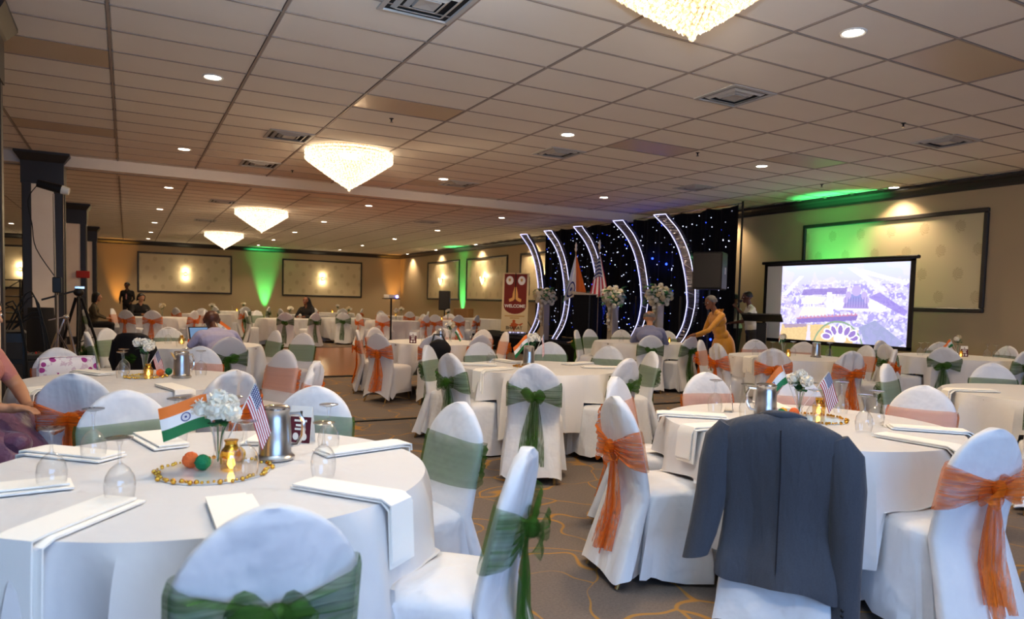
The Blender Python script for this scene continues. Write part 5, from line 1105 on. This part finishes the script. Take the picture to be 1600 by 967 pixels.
for k in range(3):
    a = 2*PI*k/3+.5; l = put('leg', MB().tube([(.04*math.cos(a), .04*math.sin(a), 1.28), (.25*math.cos(a), .25*math.sin(a), .62), (.42*math.cos(a), .42*math.sin(a), .02)], [.022, .018, .012], 8), tr, mats='black_metal'); put('rubber_foot', MB().ball((.42*math.cos(a), .42*math.sin(a), .022), .022), l, mats='rubber'); put('brace', MB().tube([(0, 0, .62), (.22*math.cos(a), .22*math.sin(a), .7)], .008, 6), tr, mats='black_metal')
tr2 = thing('small_tripod', 'small silver tripod in front of the video tripod', 'tripod', (-.72, 11.3, 0)); put('head', MB().ball((0, 0, 1.02), (.04, .04, .04)), tr2, mats='chrome')
put('pan_arm', MB().tube([(0, 0, 1.03), (-.2, -.05, .98)], .008, 6), tr2, mats='chrome')
for k in range(3): a = 2*PI*k/3+1.2; put('leg', MB().tube([(.02*math.cos(a), .02*math.sin(a), 1.0), (.36*math.cos(a), .36*math.sin(a), .012)], [.012, .009], 6), tr2, mats='chrome')
rk = thing('equipment_rack', 'black sound rack with hanging cables at the left picture edge', 'rack', (-1.08, 8.3, 0), .1)
put('case', MB().bbox(-.22, .22, -.25, .25, .02, .98, .015), rk, mats='black_plastic', smooth=False)
for k in range(4): put('rack_unit', MB().bbox(-.19, .19, -.262, -.24, .12+.2*k, .28+.2*k, .004), rk, mats='grille', smooth=False)
rnd = random.Random(2)
for k in range(6): x = rnd.uniform(.0, .22); put('cable', MB().tube(smooth([(x-.1, -.2, 1.0), (x+.1, -.26, 1.12+.05*k), (x+.2, -.27, .8), (x+.18+.04*math.sin(k), -.27, .4), (x+.22, -.2, .02)]), .008, 5), rk, mats='rubber')
ms = thing('mixer_stand', 'black case with audio mixer behind the floral pillow chair', 'mixer', (-.83, 9.35, 0), .2); put('case', MB().bbox(-.25, .25, -.2, .2, .02, .62, .015), ms, mats='black_plastic', smooth=False); put('mixer_top', MB().bbox(-.24, .24, -.19, .19, .62, .68, .01), ms, mats='grille', smooth=False)
for k in range(12): put('knob', MB().lathe([(.01, .68), (.01, .7), (.002, .702)], 8, (-.2+.036*k, -.1+.06*(k % 3), 0)), ms, mats='chrome' if k % 4 else 'ex_sign')
sf = thing('scaffold_rack', 'dark metal rack seen beyond the columns', 'rack', (-4.2, 31.5, 0))
for x in (-.8, .8):
    for y in (-.3, .3): put('upright', MB().tube([(x, y, 0), (x, y, 1.75)], .03, 6), sf, mats='black_metal')
for z in (.5, 1.1, 1.7): put('shelf', MB().box(-.83, .83, -.33, .33, z, z+.04), sf, mats='black_metal', smooth=False)
for s_ in (-1, 1): put('brace', MB().tube([(-.8*s_, -.3, .5), (.8*s_, -.3, 1.7)], .018, 6), sf, mats='black_metal')

# ================================================================== PEOPLE
def capsule(mb, p, q, r0_, r1_, seg=12):
    p, q = Vector(p), Vector(q); d = q-p; L = d.length; d = d/L if L > 1e-6 else Vector((0, 0, 1)); a = d.orthogonal().normalized(); b_ = d.cross(a); rs = []
    for t in (-1.45, -1., -.5, 0.): rs.append((p+d*r0_*math.sin(t), r0_*math.cos(t)))
    for t in (0., .5, 1., 1.45): rs.append((q+d*r1_*math.sin(t), r1_*math.cos(t)))
    mb.rings([[c+r*(math.cos(2*PI*j/seg)*a+math.sin(2*PI*j/seg)*b_) for j in range(seg)] for c, r in rs])
class Body:
    def __init__(s): s.p = []
    def cap(s, p, q, r0_, r1_, tag_): s.p.append(('c', Vector(p), Vector(q), r0_, r1_, tag_)); return s
    def ell(s, c, r, tag_): s.p.append(('e', Vector(c), Vector(r), 0, 0, tag_)); return s
    def hand(s, w, d, nrm, tag_='skin', curl=.5, side=1):
        """palm, four unequal curled fingers, thumb leaving the side of the palm"""
        w, d, nn = Vector(w), Vector(d).normalized(), Vector(nrm).normalized(); sd = d.cross(nn).normalized()*side; pm = w+d*.055
        s.cap(w, w+d*.03, .026, .03, tag_); s.cap(pm-sd*.018, pm+sd*.018, .022, .022, tag_); s.cap(pm+d*.025-sd*.022, pm+d*.025+sd*.022, .016, .016, tag_)
        for k, L in enumerate((.062, .074, .07, .055)):
            b_ = pm+d*.035+sd*(.03-.02*k); m_ = b_+(d*math.cos(curl*.5)+nn*math.sin(curl*.5))*L*.55; e = m_+(d*math.cos(curl*1.5)+nn*math.sin(curl*1.5))*L*.5
            s.cap(b_, m_, .0095, .0088, tag_); s.cap(m_, e, .0088, .0075, tag_)
        b_ = pm-d*.02+sd*.028; m_ = b_+(sd*.7+d*.6+nn*.3).normalized()*.04; s.cap(b_, m_, .012, .01, tag_); s.cap(m_, m_+(d*.8+nn*.5+sd*.1).normalized()*.032, .01, .008, tag_); return s
    def head(s, c, fwd, upv, sc=1., tag_='skin'):
        c, f, u = Vector(c), Vector(fwd).normalized(), Vector(upv).normalized(); sd = f.cross(u).normalized(); f = u.cross(sd)
        s.cap(c+u*.03*sc-f*.018, c+u*.022*sc+f*.012, .088*sc, .084*sc, tag_); s.cap(c-u*.03*sc+f*.022, c-u*.075*sc+f*.05, .066*sc, .04*sc, tag_)
        s.cap(c+f*.09*sc+u*.012, c+f*.108*sc-u*.022, .011, .015, tag_); s.cap(c+f*.078*sc+sd*.025+u*.022, c+f*.078*sc-sd*.025+u*.022, .012, .012, tag_)
        for q in (-1, 1): s.cap(c+sd*q*.083*sc-u*.025, c+sd*q*.087*sc+u*.015-f*.012, .012, .016, tag_)
        s.hd = (c, f, u, sd, sc); return s
    def build(s, name, label, loc, rz, mats, voxel, parent=None, eyes=True):
        t = thing(name, label, 'person', loc, rz); mb = MB()
        for k, a, b_, r0_, r1_, g in s.p:
            if k == 'c': capsule(mb, a, b_, r0_, r1_)
            else: mb.ball(a, tuple(b_), 16, 12)
        me = mb.mesh('body_raw', 'skin_tan'); o = bpy.data.objects.new('body_raw', me); COL.objects.link(o)
        m_ = o.modifiers.new('r', 'REMESH'); m_.mode = 'VOXEL'; m_.voxel_size = voxel
        m2 = o.modifiers.new('s', 'SMOOTH'); m2.factor = .5; m2.iterations = 3
        dg = bpy.context.evaluated_depsgraph_get(); ev = bpy.data.meshes.new_from_object(o.evaluated_get(dg)); bpy.data.objects.remove(o); bpy.data.meshes.remove(me)
        n_p = len(ev.polygons); C = np.empty(n_p*3); ev.polygons.foreach_get('center', C); C = C.reshape(-1, 3); best = np.full(n_p, 1e9); mi = np.zeros(n_p, int); names = list(mats)
        for k, a, b_, r0_, r1_, g in s.p:
            A, B_ = np.array(a), np.array(b_)
            if k == 'c':
                d = B_-A; tt = np.clip(((C-A)@d)/max(d@d, 1e-9), 0, 1); D = np.linalg.norm(C-A-tt[:, None]*d, axis=1)-(r0_+(r1_-r0_)*tt)
            else: D = (np.linalg.norm((C-A)/B_, axis=1)-1)*B_.min()
            w = D < best; best[w] = D[w]; mi[w] = names.index(g)
        ev.materials.clear()
        for g in names: ev.materials.append(MATS[mats[g]])
        ev.polygons.foreach_set('material_index', mi); ev.polygons.foreach_set('use_smooth', [True]*n_p); ev.name = 'body'
        put('body', ev, t)
        if eyes and hasattr(s, 'hd'):
            c, f, u, sd, sc = s.hd
            for q in (-1, 1):
                e = put('eye', MB().ball(c+f*.083*sc+sd*q*.03+u*.006, (.013, .013, .009), 8, 6), t, mats='eye_white'); put('iris', MB().ball(c+f*.093*sc+sd*q*.031+u*.006, .0065, 8, 5), e, mats='eye_dark')
                put('eyebrow', MB().tube([c+f*.089*sc+sd*q*.014+u*.026, c+f*.091*sc+sd*q*.03+u*.031, c+f*.08*sc+sd*q*.046+u*.026], .004, 5), t, mats='hair_black')
            put('lips', MB().tube([c+f*.086*sc-u*.06+sd*.02, c+f*.097*sc-u*.058, c+f*.086*sc-u*.06-sd*.02], [.004, .007, .004], 6), t, mats='lip')
        return t
    def hair(s, t, mat, top=True, long=0., bald=False, bun=False):
        c, f, u, sd, sc = s.hd; mb = MB(); seg, rows = 22, 9; rs = []
        for i in range(rows+1):
            th = (i/rows)*(1.75 if not bald else 1.0); r = []
            for j in range(seg):
                ph = 2*PI*j/seg; fr = math.cos(ph); lim = 1.75-.75*max(0, fr)**2
                tt = min(th, lim) if not bald else (.95+.75*i/rows if fr < .35 else .95)
                R_ = .1*sc*(1+.04*math.sin(5*ph+i)); p = c+u*.022*sc-f*.012+(u*math.cos(tt)+(f*fr+sd*math.sin(ph))*math.sin(tt))*R_*(1.03 if not bald else .965)
                if long and th > 1.4 and fr < .2: p = p-u*long*(th-1.4)/.35-f*.01
                r.append(p)
            rs.append(r)
        mb.rings(rs, cap0=not bald, cap1=False)
        if bun: mb.ball(c-f*.12*sc+u*.02, (.05, .05, .05), 10, 8)
        put('hair', mb, t, mats=mat)
def rotx(p, piv, a):
    p, piv = Vector(p), Vector(piv); d = p-piv; return piv+Vector((d.x, d.y*math.cos(a)+d.z*math.sin(a), -d.y*math.sin(a)+d.z*math.cos(a)))
def upper(b, piv, lean, arms, headyaw=0., headpitch=0., sc=1., tor='top', slv='top', sleeve_short=True, wide=1.):
    """torso, neck, head and arms above the pelvis piv; lean about the hips; arms: (shoulder side, elbow, wrist, hand dir, palm normal, curl) in unleaned offsets"""
    P = lambda x, y, z: rotx(Vector(piv)+Vector((x, y, z))*sc, piv, lean)
    b.ell(P(0, 0, .08), (.165*wide*sc, .125*sc, .13*sc), tor); b.ell(P(0, .01, .22), (.155*wide*sc, .115*sc, .15*sc), tor); b.cap(P(-.085*wide, .0, .36), P(.085*wide, .0, .36), .115*sc, .115*sc, tor)
    b.cap(P(-.165, -.01, .45), P(.165, -.01, .45), .062*sc, .062*sc, tor); b.cap(P(-.05, -.01, .49), P(.05, -.01, .49), .055*sc, .055*sc, tor); b.cap(P(0, -.005, .48), P(0, .015, .6), .052*sc, .048*sc, 'skin')
    fv = Vector((math.sin(headyaw)*math.cos(headpitch), math.cos(headyaw)*math.cos(headpitch), math.sin(headpitch))); uv = Vector((0, 0, 1))-fv*fv.z
    b.head(P(0, .035, .69)+Vector((0, 0, 0)), fv, uv, sc)
    for sx, el, wr, hdr, pn, cu in arms:
        sh = P(sx*.19, -.01, .44); el = Vector(el); wr = Vector(wr); m_ = sh.lerp(el, .6)
        b.cap(sh, m_, .058*sc, .05*sc, slv); b.cap(m_, el, .048*sc, .04*sc, slv if not sleeve_short else 'skin'); b.cap(el, el.lerp(wr, .4), .041*sc, .038*sc, 'skin' if sleeve_short else slv); b.cap(el.lerp(wr, .4), wr, .036*sc, .026*sc, 'skin' if sleeve_short else slv); b.hand(wr, hdr, pn, 'skin', cu, sx)
def legs_sit(b, y0=.2, z0=.56, tag_='bottom', k=1.):
    for sx in (-1, 1):
        b.cap((sx*.09, y0, z0), (sx*.12, y0+.42, z0+.0), .088, .065, tag_); b.cap((sx*.12, y0+.42, z0), (sx*.12, y0+.4, .1), .058, .042, tag_); b.cap((sx*.12, y0+.38, .05), (sx*.125, y0+.56, .04), .042, .034, 'shoe')
    b.ell((0, y0, z0+.01), (.175, .14, .11), tag_)
def legs_stand(b, tag_='bottom', hip=.9, foot=1):
    for sx in (-1, 1):
        b.cap((sx*.085, 0, hip), (sx*.095, .015, .49), .092, .062, tag_); b.cap((sx*.095, .015, .49), (sx*.1, -.015, .09), .058, .042, tag_); b.cap((sx*.1, -.03, .045), (sx*.11, .15, .035), .042, .034, 'shoe')
    b.ell((0, 0, hip+.02), (.165, .125, .12), tag_)
# man in lavender at the laptop
b = Body(); legs_sit(b); upper(b, (0, .2, .56), .68, [(-1, (-.27, .52, .8), (-.1, .7, .81), (.3, 1, -.1), (0, 0, -1), .5), (1, (.29, .5, .78), (.13, .7, .81), (-.2, 1, -.1), (0, 0, -1), .5)], 0, -.35, wide=1.1, sleeve_short=False)
b.build('person', 'bald seated man in a lavender shirt seen from behind at the laptop', (1.0, 8.3, 0), face(T5[0]-1.0, T5[1]-8.3), {'top': 'shirt_lavender', 'bottom': 'trousers_dark', 'skin': 'skin_dark', 'shoe': 'rubber'}, .009)
# man in blue
b = Body(); legs_sit(b); upper(b, (0, .2, .56), .42, [(-1, (-.27, .5, .8), (-.08, .66, .8), (.3, 1, 0), (0, 0, -1), .5), (1, (.29, .48, .78), (.1, .66, .8), (-.2, 1, 0), (0, 0, -1), .5)], .25, -.15, wide=1.1, sleeve_short=False)
t = b.build('person', 'balding seated man in a blue shirt with his back to camera', (7.25, 8.72, 0), face(T8[0]-7.25, T8[1]-8.72)-.1, {'top': 'shirt_blue', 'bottom': 'trousers_dark', 'skin': 'skin_tan', 'shoe': 'rubber'}, .009); b.hair(t, 'hair_grey', bald=True)
# woman in the gold sari, bending, one hand on the chair
b = Body(); legs_stand(b, 'bottom', .82); upper(b, (0, 0, .86), .33, [(-1, (-.3, .4, 1.02), (-.22, .58, .95), (.1, 1, -.25), (0, 0, -1), .6), (1, (.28, .2, .95), (.2, .42, .9), (-.1, 1, -.2), (0, 0, -1), .6)], -.15, -.15, .93, 'top', 'top', False)
sari = (8.42, 8.36, 0); t = b.build('person', 'grey haired woman in a gold sari bending with one hand on a chair', sari, math.radians(72), {'top': 'sari_gold', 'bottom': 'sari_gold', 'skin': 'skin_brown', 'shoe': 'gold_leg'}, .009); b.hair(t, 'hair_grey')
def skirt_f(j, z, N):
    a = 2*PI*j/N; q = (.92-z)/.9; fl = 1+.05*q*math.sin(11*a)+.03*math.sin(5*a+1); tp = {.97: .45, .94: .62, .9: .76, .86: .88, .8: .95}.get(z, 1); return ((.19+.05*q)*math.cos(a)*fl*tp, -.01+(.17+.05*q)*math.sin(a)*fl*tp, z)
sk = put('sari_skirt', MB().rings([[skirt_f(j, z, 48) for j in range(48)] for z in (.97, .94, .9, .86, .8, .7, .5, .3, .12, .02)]), t, mats='sari_gold')
def pallu(u, v):
    p = rotx((.1+(u-.5)*.26, -.13-.02*math.sin(u*14), .84+.5-v*.05), (0, 0, .86), .33); return (p.x, p.y+.09*v, p.z-.24*v)
put('pallu', MB().sheet(pallu, 12, 12, .004), t, mats='sari_gold'); put('glasses', MB().tube([b.hd[0]+b.hd[1]*.1-b.hd[3]*.06+b.hd[2]*.01, b.hd[0]+b.hd[1]*.108+b.hd[2]*.012, b.hd[0]+b.hd[1]*.1+b.hd[3]*.06+b.hd[2]*.01], .004, 6), t, mats='black_metal')
# speaker at the lectern with microphone
b = Body(); legs_stand(b); upper(b, (0, 0, .92), .12, [(-1, (-.3, .2, 1.2), (-.12, .34, 1.38), (.5, .3, .6), (1, 0, 0), 1.5), (1, (.26, .08, 1.12), (.16, .34, 1.08), (-.1, 1, -.1), (0, 0, -1), .6)], -.1, -.05, 1.0)
t = b.build('person', 'man in a white shirt and dark trousers speaking into a microphone by the lectern', (11.1, 10.25, 0), math.radians(58), {'top': 'shirt_white', 'bottom': 'trousers_dark', 'skin': 'skin_dark', 'shoe': 'rubber'}, .009); b.hair(t, 'hair_black')
mk = thing('microphone', 'black handheld microphone raised to the mouth of the man at the lectern', 'microphone', (11.1, 10.25, 0), math.radians(58)); put('handle', MB().tube([(-.1, .4, 1.38), (-.03, .27, 1.5)], [.012, .016], 10), mk, mats='black_plastic'); put('head', MB().ball((-.02, .245, 1.525), .028), mk, mats='grille')
b = Body(); legs_stand(b); upper(b, (0, 0, .9), .05, [(-1, (-.28, .1, 1.1), (-.18, .3, 1.0), (.3, 1, 0), (0, 0, -1), .6), (1, (.26, .06, 1.08), (.14, .3, 1.02), (-.1, 1, 0), (0, 0, -1), .6)], 0, 0, .97, sleeve_short=False)
t = b.build('person', 'second person in a pale shirt half hidden by the curtain edge', (11.45, 11.0, 0), math.radians(60), {'top': 'shirt_white', 'bottom': 'trousers_dark', 'skin': 'skin_brown', 'shoe': 'rubber'}, .012); b.hair(t, 'hair_black')
# far people
b = Body(); legs_stand(b); upper(b, (0, 0, .93), 0, [(-1, (-.26, .02, 1.12), (-.2, .18, .98), (.1, 1, -.4), (1, 0, 0), .6), (1, (.26, .02, 1.12), (.2, .18, .98), (-.1, 1, -.4), (-1, 0, 0), .6)], .5, 0, 1.04, sleeve_short=False, wide=1.1)
b.cap((0, .09, 1.32), (0, .12, 1.12), .03, .025, 'shirt'); t = b.build('person', 'standing man in a dark suit before the far wall', (.02, 32.2, 0), PI-.3, {'top': 'suit_dark', 'bottom': 'suit_dark', 'skin': 'skin_dark', 'shoe': 'rubber', 'shirt': 'shirt_pink'}, .014); b.hair(t, 'hair_black'); put('glasses', MB().tube([b.hd[0]+b.hd[1]*.1-b.hd[3]*.06, b.hd[0]+b.hd[1]*.108, b.hd[0]+b.hd[1]*.1+b.hd[3]*.06], .006, 6), t, mats='black_metal')
chair(-.95, 20.4, 2, 20.2, 'green', 'white covered chair under the woman in leopard print', lo=True, group='far chairs beyond the dance floor', bow=False)
b = Body(); legs_sit(b); upper(b, (0, .2, .56), .1, [(-1, (-.28, .3, .8), (-.12, .5, .72), (.3, 1, 0), (0, 0, -1), .5), (1, (.28, .3, .8), (.12, .5, .72), (-.2, 1, 0), (0, 0, -1), .5)], 0, 0, sleeve_short=False)
t = b.build('person', 'seated woman in a leopard print top beside the columns', (-.95, 20.4, 0), face(1, -.05), {'top': 'leopard', 'bottom': 'suit_dark', 'skin': 'skin_tan', 'shoe': 'rubber'}, .013); b.hair(t, 'hair_black', long=.14)
b = Body(); legs_sit(b); upper(b, (0, .2, .56), .12, [(-1, (-.28, .35, .8), (-.1, .55, .8), (.3, 1, 0), (0, 0, -1), .5), (1, (.28, .35, .8), (.1, .55, .8), (-.2, 1, 0), (0, 0, -1), .5)], 0, -.2, sleeve_short=False)
t = b.build('person', 'dark haired guest with a hair bun at the table nearest the columns', (.2, 21.75, 0), face(.5, -1), {'top': 'suit_dark', 'bottom': 'suit_dark', 'skin': 'skin_tan', 'shoe': 'rubber'}, .014); b.hair(t, 'hair_black', long=.1, bun=True)
b = Body(); legs_sit(b); upper(b, (0, .2, .58), .08, [(-1, (-.28, .35, .8), (-.1, .55, .8), (.3, 1, 0), (0, 0, -1), .5), (1, (.28, .35, .8), (.1, .55, .8), (-.2, 1, 0), (0, 0, -1), .5)], .3, -.1, sleeve_short=False)
t = b.build('person', 'guest in a black headscarf behind the green sash chairs', (4.8, 21.4, 0), face(-.8, -1), {'top': 'suit_dark', 'bottom': 'suit_dark', 'skin': 'skin_brown', 'shoe': 'rubber'}, .014)
c_, f_, u_, s__, q_ = b.hd; put('headscarf', MB().rings([[c_+u_*(.13-.36*k/7)-f_*(.02+.01*k)+(f_*math.cos(a)*(1 if math.cos(a) < 0 else .55)+s__*math.sin(a))*r for a in [2*PI*j/20 for j in range(20)]] for k, r in enumerate((.02, .085, .115, .12, .12, .125, .15, .18))]), t, mats='suit_dark')
# seated woman in the purple and teal sari at the left picture edge
b = Body(); legs_sit(b, .2, .55, 'bottom'); upper(b, (0, .2, .56), .15, [(-1, (-.28, .34, .8), (-.1, .52, .72), (.3, 1, 0), (0, 0, -1), .5), (1, (.32, .36, .8), (.12, .56, .74), (-.2, 1, 0), (0, 0, -1), .5)], 0, -.1, wide=1.1)
SW = (-1.0, 4.98); t = b.build('person', 'seated woman in a purple sari with teal border cut by the left picture edge', (SW[0], SW[1], 0), face(.877, -.479), {'top': 'sari_pink', 'bottom': 'sari_purple', 'skin': 'skin_tan', 'shoe': 'gold_leg'}, .009); b.hair(t, 'hair_black', long=.12)
def lapf(u, v):
    y = .06+v*.62; w = .27+.05*math.sin(PI*v); a = (u-.5)*3.6; x = w*math.sin(a*.72); z = .7-.1*(1-math.cos(a*.8))*1.6-.34*max(0, v-.72)*2.2-max(0, abs(u-.5)-.3)*1.5
    return (x+.012*math.sin(v*30+u*6), y, max(.05, z+.014*math.sin(u*26+v*9)))
put('sari_drape', MB().sheet(lapf, 30, 22, .004), t, mats='sari_purple')
def bord(u, v): p = lapf(v, .45+u*.12); return (p[0]*1.02, p[1], p[2]+.008)
put('teal_border', MB().sheet(bord, 4, 30, .004), t, mats='sari_teal')
chair(SW[0], SW[1], SW[0]+.877, SW[1]-.479, 'orange', 'white covered chair under the seated purple sari', bow=False, group='orange sash chairs at the floral pillow table')
# lettering becomes mesh
dg = bpy.context.evaluated_depsgraph_get()
for o in [o for o in bpy.data.objects if o.type == 'FONT']:
    me = bpy.data.meshes.new_from_object(o.evaluated_get(dg)); nm = o.name; q = put('lettering', me, o.parent, o.location, o.rotation_euler); bpy.data.objects.remove(o); q.name = nm
